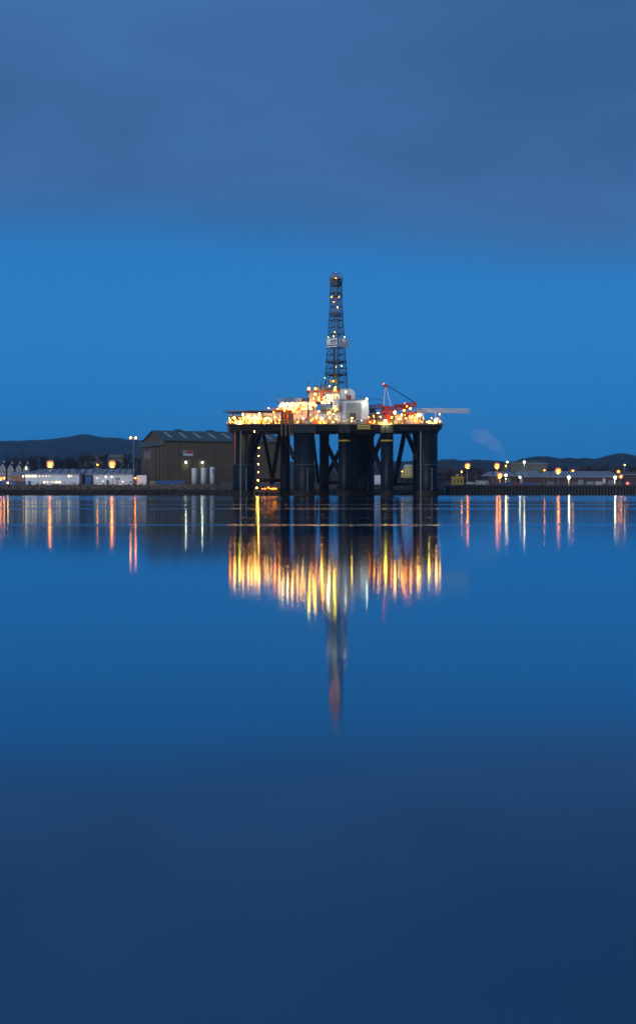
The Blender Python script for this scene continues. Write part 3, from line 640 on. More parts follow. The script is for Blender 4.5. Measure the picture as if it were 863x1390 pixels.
for px, py, Y, kd, s_ in LIGHTS:
    if 560 < py < 576 and 518 < Y < 527: Y = 516.2 + (px * 7 % 3) * .5
    if py < 515: s_ *= .5
    floodlight(P(px, py, Y), kd, rig, s_ * .85, 3600 if 560 < py < 580 else 1100 if 520 < py < 580 else 700 if py < 520 else 0,
        arm=0 if 560 < py < 580 and Y < 527 else 2.2 if (py < 520 or py > 580) else 5.0, post=PZ(py, Y) - DZ if 560 < py < 580 and Y < 527 else 0)
rng3 = random.Random(21)
for i in range(95):        # extra small lamps added over decks and modules to thicken the glow
    zone = rng3.random()
    if zone < .55: px, py, Y = rng3.uniform(311, 382), rng3.uniform(563, 575.5), 516.6
    elif zone < .72: px, py, Y = rng3.uniform(380, 430), rng3.uniform(546, 575), 530 if rng3.random() < .6 else 520
    elif zone < .8: px, py, Y = rng3.uniform(430, 461), rng3.uniform(558, 575), 522
    else: px, py, Y = rng3.uniform(500, 596), rng3.uniform(562, 575.5), 517
    floodlight(P(px, py, Y), rng3.choice(['sodium', 'sodium', 'sodium', 'warm', 'warm']), rig, rng3.uniform(.18, .36), arm=0 if Y < 525 else 4.5, post=PZ(py, Y) - DZ if Y < 525 else 0)
for i, px in enumerate((356, 359.5, 364, 367, 370, 372.3, 374.6)):
    floodlight(P(px, 663.3 - (1.5 if i == 2 else 0), 556), 'sodium', rig, .45 if i else .3)
MB().box(PX(344, 556), PX(380, 556), 556.6, 559, PZ(668, 556), PZ(665.5, 556)).build('landing_stage', brown, rig)
for i in range(6): MB().tube((PX(345 + 6.8 * i, 556), 557.5, -3), (PX(345 + 6.8 * i, 556), 557.5, PZ(667.5, 556)), .3, n=6).build('landing_pile', brown, rig)

# containers and skips standing on the deck
CN = [(484, 489, 569.5, blue, 'dark blue cargo container on the rig deck above the yellow name board'),
      (495.5, 508, 569.2, orng, 'long orange cargo skip on the rig deck right of the white block'),
      (427, 431.5, 570.5, redp, 'small red cargo box on the rig deck below the left pole mast'),
      (552.5, 559, 570, white, 'white cargo container on the rig deck beneath the red crane boom')]
for a, b, t_, m, lb in CN:
    Y = 517.6; ct = thing('cargo_container', (PX((a + b) / 2, Y), Y + 1.2, DZ + .28), lb, 'container', 'containers on the rig deck')
    zt = PZ(t_, Y); MB().box(PX(a, Y), PX(b, Y), Y, Y + 2.4, DZ + .29, zt).build('body', m, ct)
    rbm = MB()
    n = max(3, int((b - a) * 1.0))
    for i in range(n): xx = PX(a, Y) + (i + .5) * (PX(b, Y) - PX(a, Y)) / n; rbm.box(xx - .07, xx + .07, Y - .07, Y - .002, DZ + .35, zt - .1)
    rbm.build('corrugation', m, ct)

# ------------------------------------------------------------------ fabrication hall
hwall = mat('olive_brown_cladding', (0.108, 0.078, 0.046), 0.7, 0.15, 0.3, streak=True)
hroof = mat('grey_green_roof_sheet', (0.075, 0.10, 0.085), 0.6, 0.12, 0.3)
hdark = mat('dark_door_track', (0.03, 0.024, 0.02), 0.7, 0.2, 1)
skyl = mat('translucent_skylight', (0.36, 0.39, 0.41), 0.4, 0.1, 1)
HO = Vector((PX(224, 680), 680, GZ)); th = R(24); dx_ = Vector((math.cos(th), math.sin(th), 0)); dw_ = Vector((-math.sin(th), math.cos(th), 0))
hf = lambda v: HO + dx_ * v.x + dw_ * v.y + Vector((0, 0, v.z))
HL, HW, HE, HR = 66.0, 42.0, PZ(597.5, 680) - GZ, PZ(585, 700) - GZ
hall = thing('fabrication_hall', HO, 'huge dark brown fabrication hall with grey green pitched roof behind the left of the rig', 'industrial building')
npan = 9
for i in range(npan):
    xa, xb = HL * i / npan + .05, HL * (i + 1) / npan - .05
    o = MB().box(xa, xb, 0, .4, 0, HE, hf).build('wall_panel', hwall, hall)
    rbm = MB()
    for k_ in range(9): xx = xa + (k_ + .5) * (xb - xa) / 9; rbm.box(xx - .08, xx + .08, -.09, -.003, .1, HE - .2, hf)
    rbm.build('cladding_rib', hwall, o)
for zz in (HE * .33, HE * .66): MB().box(0, HL, -.13, -.095, zz, zz + .12, hf).build('cladding_joint', hdark, hall)
MB().box(0.1, HL - .1, .45, .8, 0, HE - .05, hf).build('wall_backing', hdark, hall)
# gable end with sliding doors
mb = MB(); mb.prism([hf(Vector((0.42, y, z))) for y, z in ((0.45, 0), (HW, 0), (HW, HE), (HW / 2, HR - .15), (0.45, HE))], dx_ * .4); mb.build('gable_wall', hwall, hall)
gp = [0.45, 2.6, 8.5, 14.5, 21, 27.5, 34, 41.5]
for a, b in zip(gp, gp[1:]): MB().box(-.05, .4, a + .22, b - .22, .1, HE - 3.0, hf).build('sliding_door', hwall, hall)
for a in gp[1:4]: MB().box(-.35, .35, a - .2, a + .2, .1, HE - 3.0, hf).build('door_track', hdark, hall)
for i in range(4): MB().box(-.1, .01, 26 + i * 3, 27 + i * 3, HE - 9, HE - 5, hf).build('gable_window', greyp, hall)
MB().box(-1.2, .4, .2, HW, HE - 2.6, HE + .2, hf).build('door_canopy', hroof, hall)
for s_ in (0, 1):
    y0, y1 = (-.7, HW / 2) if s_ == 0 else (HW / 2, HW + .7)
    z0_, z1_ = (HE - .25, HR) if s_ == 0 else (HR, HE - .25)
    for i in range(9):
        a, b = -.6 + (HL + 1.2) * i / 9 + .03, -.6 + (HL + 1.2) * (i + 1) / 9 - .03
        mb = MB(); mb.prism([hf(Vector((a, y0, z0_))), hf(Vector((b, y0, z0_))), hf(Vector((b, y1, z1_))), hf(Vector((a, y1, z1_)))], (0, 0, .3)); mb.build('roof_sheet', hroof, hall)
sl = (HR - HE + .25) / (HW / 2 + .7)
for i in range(8):
    a = 4.5 + i * 8.0; y0, y1 = 5, 17; zf = lambda y: HE - .25 + sl * (y + .7) + .32
    mb = MB(); mb.prism([hf(Vector((a, y0, zf(y0)))), hf(Vector((a + 1.3, y0, zf(y0)))), hf(Vector((a + 1.3, y1, zf(y1)))), hf(Vector((a, y1, zf(y1))))], (0, 0, .1)); mb.build('skylight', skyl, hall)
for a in (12, 30, 48): MB().box(a, a + 4, HW / 2 - 1, HW / 2 + 1, HR + .2, HR + 1.0, hf).build('ridge_vent', hroof, hall)
MB().box(-.7, HL + .7, -.9, -.72, HE - .7, HE - .1, hf).build('gutter', hdark, hall)
sb = MB().box(9.6, 15.2, -.22, -.14, 15.0, 18.0, hf).build('wall_sign', greyp, hall)
MB().box(11.2, 15.0, -.25, -.225, 16.5, 17.8, hf).build('red_sign_band', redp, sb)
for i in range(8): MB().box(10.2 + i * .6, 10.55 + i * .6, -.25, -.225, 15.4, 16.1, hf).build('sign_lettering', white, sb)
for px in (250, 271.5):
    p = P(px, 627.5, 677); 
    # nearest point on the wall at that sight line
    u = (p.x - HO.x) / dx_.x; w = hf(Vector((u, -.75, 0))); p = Vector((w.x, w.y, PZ(627.5, w.y)))
    h = inst('wall_light', houseme, p, hall, (1.3, 1.3, 1.3), th); gq = bpy.data.objects.new('lens', lensme['green']); col.objects.link(gq); gq.parent = h
    b = bpy.data.lights.new('wall_light_beam', 'SPOT'); b.energy = 260; b.color = (.95, 1, .6); b.spot_size = R(120); b.spot_blend = .8; b.shadow_soft_size = .3
    bo = bpy.data.objects.new('wall_light_beam', b); col.objects.link(bo); bo.parent = h; bo.location = (0, -.5, -.4); bo.rotation_euler = Vector((0, .25, -1)).to_track_quat('-Z', 'Y').to_euler()

# tanks
tankw = mat('white_tank_paint', (0.68, 0.68, 0.70), 0.5, 0.1, 0.4, streak=True)
for px, tp, lb in ((264.3, 635.5, 'left white vertical storage tank in front of the brown hall'), (276.7, 635, 'middle white vertical storage tank in front of the brown hall'), (288.4, 634, 'slimmer right white vertical storage tank, nearest the rig')):
    Y = 668; c = Vector((PX(px, Y), Y, GZ)); hh = PZ(tp, Y) - GZ; r = (3.9 if px < 285 else 3.3) * Y / F
    tk = thing('storage_tank', c, lb, 'tank', 'white tanks by the hall')
    MB().lathe(c, [(r, .6), (r, hh - .35), (r * .92, hh - .08), (r * .5, hh)], 20).build('shell', tankw, tk, smooth=True)
    for a in range(4): t_ = a * math.pi / 2 + .78; MB().box(c.x + r * .8 * math.cos(t_) - .15, c.x + r * .8 * math.cos(t_) + .15, c.y + r * .8 * math.sin(t_) - .15, c.y + r * .8 * math.sin(t_) + .15, GZ, GZ + .65).build('leg', steel, tk)
    MB().lathe(c, [(r * 1.02, hh * .86), (r * 1.02, hh * .86 + .12)], 20).build('band', greyp, tk)
    mb = MB(); mb.tube((c.x + r * .3, c.y - r - .15, GZ), (c.x + r * .3, c.y - r - .15, GZ + hh), .06, n=4).tube((c.x + r * .3 + .4, c.y - r - .15, GZ), (c.x + r * .3 + .4, c.y - r - .15, GZ + hh), .06, n=4)
    for k_ in range(14): mb.tube((c.x + r * .3, c.y - r - .15, GZ + .5 + k_ * .5), (c.x + r * .3 + .4, c.y - r - .15, GZ + .5 + k_ * .5), .03, n=3)
    mb.build('ladder', steel, tk)
    if px > 285: MB().box(c.x - .1, c.x + .9, c.y - r - .12, c.y - r + .3, GZ + hh * .66, GZ + hh * .86).build('tank_placard', blue, tk)

def container(px0, px1, py0, Y, m, lb, name='shipping_container', z=None, cat='container', grp=None, depth=2.44, doors=True):
    zb = GZ if z is None else z; c = Vector((PX((px0 + px1) / 2, Y), Y, zb)); ct = thing(name, c, lb, cat, grp)
    xa, xb, zt = PX(px0, Y), PX(px1, Y), PZ(py0, Y)
    MB().box(xa, xb, Y, Y + depth, zb, zt).build('body', m, ct)
    rbm = MB(); n = max(4, int((xb - xa) / .55))
    for i in range(n): xx = xa + (i + .5) * (xb - xa) / n; rbm.box(xx - .1, xx + .1, Y - .06, Y - .002, zb + .2, zt - .18)
    rbm.build('corrugation', m, ct)
    fr_ = MB().box(xa - .03, xb + .03, Y - .09, Y - .062, zt - .16, zt + .02).box(xa - .03, xb + .03, Y - .09, Y - .062, zb + .02, zb + .18); fr_.build('corner_frame', m, ct)
    if doors: MB().box(xb + .002, xb + .05, Y + .1, Y + depth - .1, zb + .1, zt - .1).build('door', m, ct)
    return ct
container(211.5, 250, 652.6, 664.5, blue, 'long blue container lying at the foot of the brown hall')
container(0.5, 13, 652.4, 668, blue, 'blue container at the far left edge of the shore, nearest the bright orange lamps')
container(13.5, 23, 652.8, 668, blue, 'blue container with white patch left of the white shed')
container(23.5, 34, 653.4, 668.5, mat('purple_blue_paint', (0.06, 0.05, 0.12), .5, .2, .8), 'dull purple container with red patch beside the white shed')
container(116, 124, 646, 690, blue, 'blue container upright in the dark gap between the two white sheds')
container(672.5, 678, 655.2, 668, redp, 'left red container on the right quay under the sodium lamps', grp='quay containers')
container(678.6, 687, 655, 669, blue, 'first dark blue container right of the left red one on the quay', grp='quay containers')
container(687.6, 696, 655.2, 669, blue, 'second dark blue container on the quay, between blue and red ones', grp='quay containers')
container(699.5, 708, 655.2, 668, redp, 'right red container on the right quay beside the white post', grp='quay containers')
container(709, 725, 655.5, 669, blue, 'long dark blue container right of the red ones on the quay', grp='quay containers')
container(646, 662, 652.5, 676, mat('pale_beige_paint', (.5, .45, .4), .6, .1, .5), 'pale beige store unit on the quay behind the white van')

# ------------------------------------------------------------------ long white sheds
whitew = mat('white_shed_cladding', (0.80, 0.82, 0.84), 0.6, 0.08, 0.3, streak=True)
shroof = mat('grey_shed_roof', (0.30, 0.32, 0.35), 0.6, 0.15, 0.25)
shrib = mat('dark_roof_band', (0.07, 0.075, 0.085), 0.6, 0.15, 0.4)
litw = emat('lit_window_glass', (1.0, 0.66, 0.30), 6.0); litw2 = emat('dim_window_glass', (1.0, 0.70, 0.40), 1.6)
def shed(px0, px1, pye, pyr, Y, depth, lb, wallm=whitew, roofm=shroof, wins=(), hip=9, bands=6, ribs=True, cat='shed', name='shed', band_m=None):
    xa, xb, ze = PX(px0, Y), PX(px1, Y), PZ(pye, Y); zr = PZ(pyr, Y + depth / 2)
    s = thing(name, (xa, Y, GZ), lb, cat)
    npn = max(2, int((xb - xa) / 4.5))
    for i in range(npn):
        a, b = xa + (xb - xa) * i / npn + .02, xa + (xb - xa) * (i + 1) / npn - .02
        MB().box(a, b, Y, Y + .25, GZ, ze).build('wall_panel', wallm, s)
    MB().box(xa, xb, Y + .27, Y + depth, GZ, ze - .02).build('hall', wallm, s)
    e_ = .5; ym = Y + depth / 2
    front = [Vector((xa - e_, Y - e_, ze)), Vector((xb + e_, Y - e_, ze)), Vector((xb + e_ - hip * .3, ym, zr)), Vector((xa - e_ + hip * .5, ym, zr))]
    back = [Vector((xb + e_, Y + depth + e_, ze)), Vector((xa - e_, Y + depth + e_, ze)), Vector((xa - e_ + hip * .5, ym, zr)), Vector((xb + e_ - hip * .3, ym, zr))]
    MB().prism(front, (0, 0, .2)).build('roof', roofm, s); MB().prism(back, (0, 0, .2)).build('roof', roofm, s)
    MB().prism([front[0], front[3], back[1]], (0, 0, .19)).build('roof_end', roofm, s); MB().prism([front[1], back[0], front[2]], (0, 0, .19)).build('roof_end', roofm, s)
    for i in range(bands):
        f0 = (i + .6) / bands; f1 = f0 + .12 / bands * 2
        q_ = lambda f_, g_: (front[0].lerp(front[1], f_)).lerp(front[3].lerp(front[2], f_), g_) + Vector((0, -.03, .24))
        if f1 < 1: MB().prism([q_(f0, .03), q_(f1, .03), q_(f1, .97), q_(f0, .97)], (0, 0, .06)).build('roof_light', band_m or shrib, s)
    MB().box(xa - .5, xb + .5, Y - .75, Y - .52, ze - .25, ze + .12).build('gutter', greyp, s)
    for (px, py, w, h, m) in wins:
        o = MB().pbox(px - w / 2, px + w / 2, py - h / 2, py + h / 2, Y - .1, Y - .01).build('window', m, s)
    return s
W = []
for px in (36.5, 40.3, 44.6, 48.6): W.append((px, 646.2, 2.2, 2.4, litw))
for px in (54, 58.5, 63, 68): W.append((px, 646.3, 1.6, 1.8, litw2))
W += [(94, 646.2, 2.2, 2.2, litw), (97.5, 646.2, 1.6, 1.8, litw2)]
for px in (60.5, 64.8, 69.2, 73, 77.3, 81.4): W.append((px, 654.6, 2.0, 2.2, litw if px in (60.5, 77.3, 81.4) else litw2))
W += [(40.5, 655.4, 3.6, 5.4, blue), (52, 655, 0.5, 7, greyp), (100, 656.6, 4, 2, greyp)]
shed(34.5, 108, 643.3, 637, 690, 26, 'long white shed with rows of lit windows on the left shore', wins=W, hip=14)
W = [(132, 649, 1.4, 1.8, litw2), (144, 647.3, 1.6, 1.8, litw), (152.3, 647.2, 1.8, 1.8, litw), (140, 653.6, 1.6, 2, litw2), (167, 654, 2, 2.2, litw2), (160, 650, 6.8, 3.6, greyp), (146.5, 655, 3.4, 7, brown), (178, 654, 1.8, 2, black), (159.5, 655, 1.6, 6, orng)]
shed(127, 180.5, 643.8, 637, 692, 26, 'white workshop with grey doors and small lit windows left of the tall lamp mast', wins=W, hip=4)
MB_ = shed(107.7, 127.5, 643.9, 637.3, 699, 18, 'dark brown open bay linking the two white sheds', wallm=brown, wins=[(120, 655.5, 4, 3.5, emat('glowing_doorway', (1, .22, .03), 1.5))], hip=0, bands=2)
container(186, 199, 645, 676, whitew, 'white portable cabin at the left foot of the brown hall', name='portable_cabin', cat='cabin', depth=5)
container(203.5, 211, 653, 668, mat('tan_paint', (.35, .24, .15), .6, .15, .6), 'small tan store box left of the long blue container', name='store_box', cat='box', depth=2)
shed(14.5, 33.5, 645, 641, 700, 12, 'low tan building behind the blue containers on the far left', wallm=mat('tan_render', (.33, .2, .13), .8, .15, .4), wins=[(32, 646.5, 2, 2, litw)], hip=2, bands=0)

# gabled houses on the far left
stone = mat('grey_harled_wall', (0.42, 0.39, 0.37), 0.85, 0.12, 0.4); slate = mat('slate_roof', (0.06, 0.062, 0.07), 0.7, 0.25, 0.5)
for i, (px, lb) in enumerate(((4, 'leftmost pale gabled house in the row at the picture edge'), (14.7, 'second pale gabled house from the left edge'), (25.8, 'third pale gabled house from the left edge'), (36, 'rightmost pale gabled house, above the low tan building'))):
    Y = 800; w = 4.0; ze, zr = PZ(636, Y), PZ(628.5 if i == 0 else 630, Y); xa, xb = PX(px - w, Y), PX(px + w, Y); xm = (xa + xb) / 2
    hs = thing('gabled_house', (xm, Y, GZ), lb, 'house', 'gabled houses on the left')
    MB().prism([(xa, Y, GZ), (xb, Y, GZ), (xb, Y, ze), (xm, Y, zr), (xa, Y, ze)], (0, 9, 0)).build('wall', stone, hs)
    for s_ in (-1, 1): MB().prism([(xm + s_ * (xb - xm + .3), Y - .3, ze - .35), (xm, Y - .3, zr + .05), (xm, Y - .3, zr + .3), (xm + s_ * (xb - xm + .3), Y - .3, ze - .1)], (0, 9.6, 0)).build('roof', slate, hs)
    MB().box(xm - .4, xm + .4, Y + 4, Y + 5, zr - .4, zr + 1.5).build('chimney', stone, hs)
    for dx, zz in ((-.7, PZ(640, Y)), (.7, PZ(640, Y)), (0, PZ(635.5, Y)), (-.7, PZ(646, Y)), (.7, PZ(646, Y))):
        MB().box(xm + dx - .4, xm + dx + .4, Y - .06, Y + .02, zz - .7, zz + .7).build('window', litw if (i == 3 and dx == 0) else MATS['dark_glass'], hs)
# flat grey green blocks among the trees
def block(px0, px1, py0, Y, m, lb, nwin=5, depth=14):
    b_ = thing('town_building', P((px0 + px1) / 2, 660, Y) * 1.0, lb, 'building'); b_.location.z = GZ
    xa, xb, zt = PX(px0, Y), PX(px1, Y), PZ(py0, Y)
    MB().box(xa, xb, Y, Y + depth, GZ, zt).build('wall', m, b_); MB().box(xa - .5, xb + .5, Y - .5, Y + depth + .5, zt + .01, zt + .5).build('roof', slate, b_)
    for r in range(max(1, int((zt - GZ) / 4))):
        for i in range(nwin):
            xx = xa + (i + .5) * (xb - xa) / nwin; MB().box(xx - .6, xx + .6, Y - .08, Y + .02, zt - 3 - r * 4, zt - 1.3 - r * 4).build('window', MATS['dark_glass'], b_)
block(148, 168, 617.5, 900, mat('olive_render', (.16, .17, .13), .8, .15, .3), 'flat roofed olive building among bare trees behind the right white shed', 7)
block(116, 140, 620, 940, mat('olive_render2', (.10, .115, .09), .8, .15, .3), 'dim green grey block among bare trees behind the white sheds', 6)

# ------------------------------------------------------------------ trees
bark = mat('bare_bark', (0.05, 0.038, 0.032), 0.9, 0.3, 1); twig = mat('bare_twigs', (0.055, 0.04, 0.036), 0.9, 0.35, .4); pinem = mat('dark_conifer', (0.018, 0.03, 0.022), 0.9, 0.4, .5)
def tree(px, py_top, Y, wpx, lb, conifer=False, seed=0):
    rg = random.Random(seed); x = PX(px, Y); H_ = PZ(py_top, Y) - GZ; W_ = wpx * Y / F / 2
    t_ = thing('pine_tree' if conifer else 'bare_tree', (x, Y, GZ), lb, 'tree', 'trees behind the shore buildings')
    tr = MB(); cr2 = MB(); base = Vector((x, Y, GZ))
    tr.tube(base, base + Vector((0, 0, H_ * .45)), .45, .28, n=7).tube(base + Vector((0, 0, H_ * .45)), base + Vector((rg.uniform(-.5, .5), 0, H_ * .9)), .28, .05, n=6)
    limbs = []
    for i in range(16):
        z = H_ * rg.uniform(.25, .8); a = rg.uniform(0, 6.28); ln = W_ * rg.uniform(.5, 1.0)
        p0 = base + Vector((0, 0, z)); p1 = p0 + Vector((math.cos(a) * ln, math.sin(a) * ln, ln * rg.uniform(.3, .9) if not conifer else -ln * .15))
        if p1.z > GZ + H_: p1.z = GZ + H_ * rg.uniform(.88, 1)
        tr.tube(p0, p1, .13, .03, n=5); limbs.append((p0, p1))
    tr.build('trunk', bark, t_)
    for i in range(2600):
        if conifer:
            z = rg.uniform(.12, 1) ; rad = W_ * (1.02 - z) * rg.random() ** .5; a = rg.uniform(0, 6.28); p = base + Vector((math.cos(a) * rad, math.sin(a) * rad, H_ * z)); d = Vector((math.cos(a), math.sin(a), -.3)) * rg.uniform(.4, .8); wd = .22
        else:
            p0, p1 = rg.choice(limbs); q0 = p0.lerp(p1, rg.uniform(.3, 1.05)); g_ = Vector((rg.gauss(0, 1), rg.gauss(0, 1), rg.gauss(0.2, .9))) * W_ * .2
            p = q0 + g_
            if p.z > GZ + H_ * 1.02: continue
            d = (g_ + Vector((rg.gauss(0, .5), rg.gauss(0, .5), .8))).normalized() * rg.uniform(.5, 1.3); wd = .07
        s_ = d.orthogonal().normalized() * wd
        cr2.add([p - s_, p + s_, p + d], [(0, 1, 2)])
    cr2.build('crown', pinem if conifer else twig, t_)
TR = [(10, 616, 850, 22, 'bare tree on the far left behind the gabled houses, picture edge'), (24, 613, 870, 20, 'rounded dark tree behind the third gabled house'), (37, 613, 840, 20, 'broad bare tree right of the gabled houses'),
      (48, 614, 830, 16, 'bare tree just left of the left sodium street lamp'), (58, 616, 850, 14, 'slim bare tree close behind the left sodium lamp'), (76, 613, 850, 18, 'tall bare tree just right of the left sodium lamp'), (90, 612, 860, 18, 'tall bare tree above the middle of the long white shed'), (101, 618, 800, 14, 'low dark tree above the right end of the long white shed'),
      (113, 610, 850, 20, 'broad tall bare tree above the gap between the sheds'), (124, 612, 870, 14, 'bare tree left of the small red orange light'), (141, 609, 860, 14, 'narrow tallest bare tree left of the right sodium lamp'), (172, 615, 850, 14, 'bare tree left of the tall lamp mast'), (187, 618, 850, 13, 'bare tree between the tall lamp mast and the brown hall'), (160, 622, 840, 12, 'short bare tree right of the right sodium lamp')]
for i, a in enumerate(TR): tree(*a, seed=i + 20)
tree(96, 625, 780, 13, 'dark green conifer behind the long white shed roof', True, 5); tree(84, 628, 780, 9, 'smaller dark conifer behind the long white shed roof', True, 6)
tree(178, 628, 800, 10, 'small dark conifer behind the right shed end', True, 8)

# far woods and scattered roofs on the slopes
wd = MB(); rg = random.Random(4)
def far_wood(px0, px1, py0, py1, Y, n):
    for i in range(n):
        px = rg.uniform(px0, px1); Yy = Y + rg.uniform(-60, 60); x = PX(px, Yy); h = rg.uniform(5, 11) * (1 if rg.random() < .8 else 1.4); r = h * .33
        for k_ in range(8):
            a = rg.uniform(0, 6.28); p = Vector((x + rg.gauss(0, r * .6), Yy + rg.gauss(0, r * .6), GZ + h * rg.uniform(.2, 1)))
            d = Vector((rg.gauss(0, 1), rg.gauss(0, 1), rg.gauss(0, 1))).normalized(); u = d.orthogonal().normalized(); w_ = d.cross(u); s_ = r * rg.uniform(.4, .8)
            wd.add([p + u * s_, p + (w_ - u) * s_ * .8, p - (w_ + u) * s_ * .7, p + d * s_], [(0, 1, 2), (0, 1, 3), (1, 2, 3), (2, 0, 3)])
far_wood(-40, 200, 620, 650, 1000, 420); far_wood(400, 900, 635, 655, 1150, 800); far_wood(480, 900, 635, 655, 950, 300)
tag(wd.build('woodland', twig), 'dark distant belt of trees along the foot of the hills', 'woodland', kind='stuff')
rg = random.Random(9); roofw = mat('pale_far_wall', (.3, .28, .27), .8, .2, .2)
for i, (px, lb) in enumerate(((541, 'far pale house between the rig legs beside the yellow cone'), (604, 'far house just right of the rig corner column'), (617, 'far house above the yellow machine on the quay'), (640, 'far house between two small orange lights'), (652, 'far house left of the first small store lights'), (664, 'far house left of the upper sodium lamp over the right quay'))):
    Y = 1250; zt = PZ(647.5 - (i % 3) * 1.5, Y); x = PX(px, Y); w = 4.2
    hs = thing('distant_house', (x, Y, GZ), lb, 'house', 'far houses under the right hills')
    MB().box(x - w, x + w, Y, Y + 8, GZ, zt).build('wall', roofw, hs)
    MB().prism([(x - w - .3, Y - .3, zt), (x + w + .3, Y - .3, zt), (x + w + .3, Y + 4, zt + 3), (x - w - .3, Y + 4, zt + 3)], (0, 0, .2)).prism([(x - w - .3, Y + 4, zt + 3), (x + w + .3, Y + 4, zt + 3), (x + w + .3, Y + 8.3, zt), (x - w - .3, Y + 8.3, zt)], (0, 0, .2)).build('roof', slate, hs)
    for dx in (-2.4, 0, 2.4): MB().box(x + dx - .5, x + dx + .5, Y - .06, Y + .02, zt - 2.6, zt - 1.2).build('window', litw2 if (i + dx) % 3 < 1 else MATS['dark_glass'], hs)

# ------------------------------------------------------------------ right shore buildings
maroon = mat('maroon_cladding', (0.085, 0.05, 0.045), 0.7, 0.2, 0.3, streak=True); grroof = mat('pale_grey_roof', (0.20, 0.20, 0.21), 0.6, 0.12, 0.2)
bigw = mat('olive_grey_cladding', (0.15, 0.145, 0.115), 0.7, 0.12, 0.2, streak=True)
shed(694, 742, 629.5, 626.5, 800, 40, 'tall olive grey warehouse behind the quay with white floodlight at its eaves', wallm=bigw, roofm=bigw, hip=6, bands=0, cat='warehouse', name='warehouse')
shed(662, 702, 646, 640.5, 740, 30, 'dull maroon workshop behind the red and blue quay containers', wallm=maroon, roofm=shroof, wins=[(668, 652, 1.6, 3, greyp), (690, 652, 3, 5, greyp)], hip=6, bands=4, cat='warehouse', name='warehouse')
shed(702.5, 740, 647.2, 640, 745, 34, 'low dark warehouse below the tall olive one on the right shore', wallm=maroon, roofm=shroof, wins=[(707, 652, 3.4, 6, white)], hip=8, bands=4, cat='warehouse', name='warehouse', band_m=grroof)
shed(740.5, 842, 647.5, 640, 735, 36, 'long maroon warehouse with striped grey roof on the far right shore', wallm=maroon, roofm=shroof, wins=[(787.5, 655, 7, 7, greyp), (819.3, 652.8, 3.6, 6.6, white), (829, 655, 8, 7, steel), (755, 650, 2, 2, MATS['dark_glass'])], hip=8, bands=11, cat='warehouse', name='warehouse', band_m=grroof)
shed(843, 905, 644, 640.5, 760, 30, 'dark brown warehouse at the right picture edge', wallm=maroon, roofm=brown, wins=[(851, 656, 4, 3, emat('red_lit_doorway', (1, .1, .06), 2.5))], hip=5, bands=0, cat='warehouse', name='warehouse')
container(504, 517, 645, 690, whitew, 'small white building seen between the rig legs', name='quay_cabin', cat='cabin', depth=8, doors=False)
# yellow lit cone shaped silo between the legs
Y = 690; c = Vector((PX(554, Y), Y, GZ)); si = thing('silo', c, 'pale yellow cone topped silo lit by lamps, seen between the right rig legs', 'silo')
z_ = lambda py: PZ(py, Y) - GZ
MB().lathe(c, [(4.1, z_(649)), (4.0, z_(645)), (2.5, z_(634)), (2.3, z_(632.5))], 24).build('cone', mat('yellow_silo_paint', (.6, .45, .16), .5, .1, .4), si, smooth=True)
MB().lathe(c, [(2.4, z_(632.4)), (2.3, z_(631.2)), (.6, z_(630.6))], 24).build('cap', white, si, smooth=True)
for a in range(8): t_ = a * math.pi / 4; MB().tube(c + Vector((3.7 * math.cos(t_), 3.7 * math.sin(t_), 0)), c + Vector((3.7 * math.cos(t_), 3.7 * math.sin(t_), z_(648.5))), .2, n=6).build('leg', black, si)
floodlight(P(545.5, 640, 683), 'warm', si, .45)
# yellow machine cabin
Y = 662; c = Vector((PX(621, Y), Y + 2, GZ)); ym = thing('yellow_winch_unit', c, 'yellow steel winch unit with open frame standing on the quay right of the rig', 'machine')
MB().pbox(613.5, 628.5, 648.5, 659.5, Y + .4, Y + 4).build('body', yel, ym)
for a, b in ((613.3, 615), (618, 619), (623, 624), (627, 628.7)): MB().pbox(a, b, 647.5, 660.4, Y, Y + .38).build('post', yel, ym)
MB().pbox(613, 629, 647, 648.4, Y - .1, Y + 4.2).build('roof_frame', yel, ym); MB().pbox(613.1, 628.9, 659.2, 661.3, Y - .15, Y - .01).build('base_rail', yel, ym)
MB().lathe((PX(621, Y), Y + 2, PZ(646.95, Y)), [(.8, 0), (.8, .8), (.3, 1.3)], 12).build('exhaust_cap', yel, ym)
for a in (616.5, 621, 625.5): MB().pbox(a - 1, a + 1, 650.5, 655, Y + .3, Y + .39).build('opening', brown, ym)
MB().tube(P(611, 660, 661), P(614, 649, 662.3), .15, n=5).build('strut', yel, ym)
# vans and skips
def van(px0, px1, py0, Y, lb, m):
    xa, xb, zt = PX(px0, Y), PX(px1, Y), PZ(py0, Y); Ln = xb - xa; c = Vector(((xa + xb) / 2, Y + 1, GZ)); v = thing('parked_van', c, lb, 'van', 'vans on the quay')
    zh = zt - GZ; pr = [(0, .35), (Ln, .35), (Ln, zh * .5), (Ln * .93, zh * .56), (Ln * .82, zh), (.1, zh), (0, zh * .9)]
    MB().prism([(xa + x, Y, GZ + z) for x, z in pr], (0, 1.9, 0)).build('body', m, v)
    for x in (Ln * .18, Ln * .8):
        for yy in (-.05, 1.7): MB().tube((xa + x, Y + yy, GZ + .36), (xa + x, Y + yy + .25, GZ + .36), .36, n=14).build('wheel', black, v)
    MB().prism([(xa + Ln * .66, Y - .02, GZ + zh * .58), (xa + Ln * .88, Y - .02, GZ + zh * .58), (xa + Ln * .81, Y - .02, GZ + zh * .92), (xa + Ln * .66, Y - .02, GZ + zh * .92)], (0, .015, 0)).build('side_window', MATS['dark_glass'], v)
    MB().box(xb - .03, xb + .03, Y + .15, Y + .45, GZ + zh * .36, GZ + zh * .46).build('headlight', skyl, v)
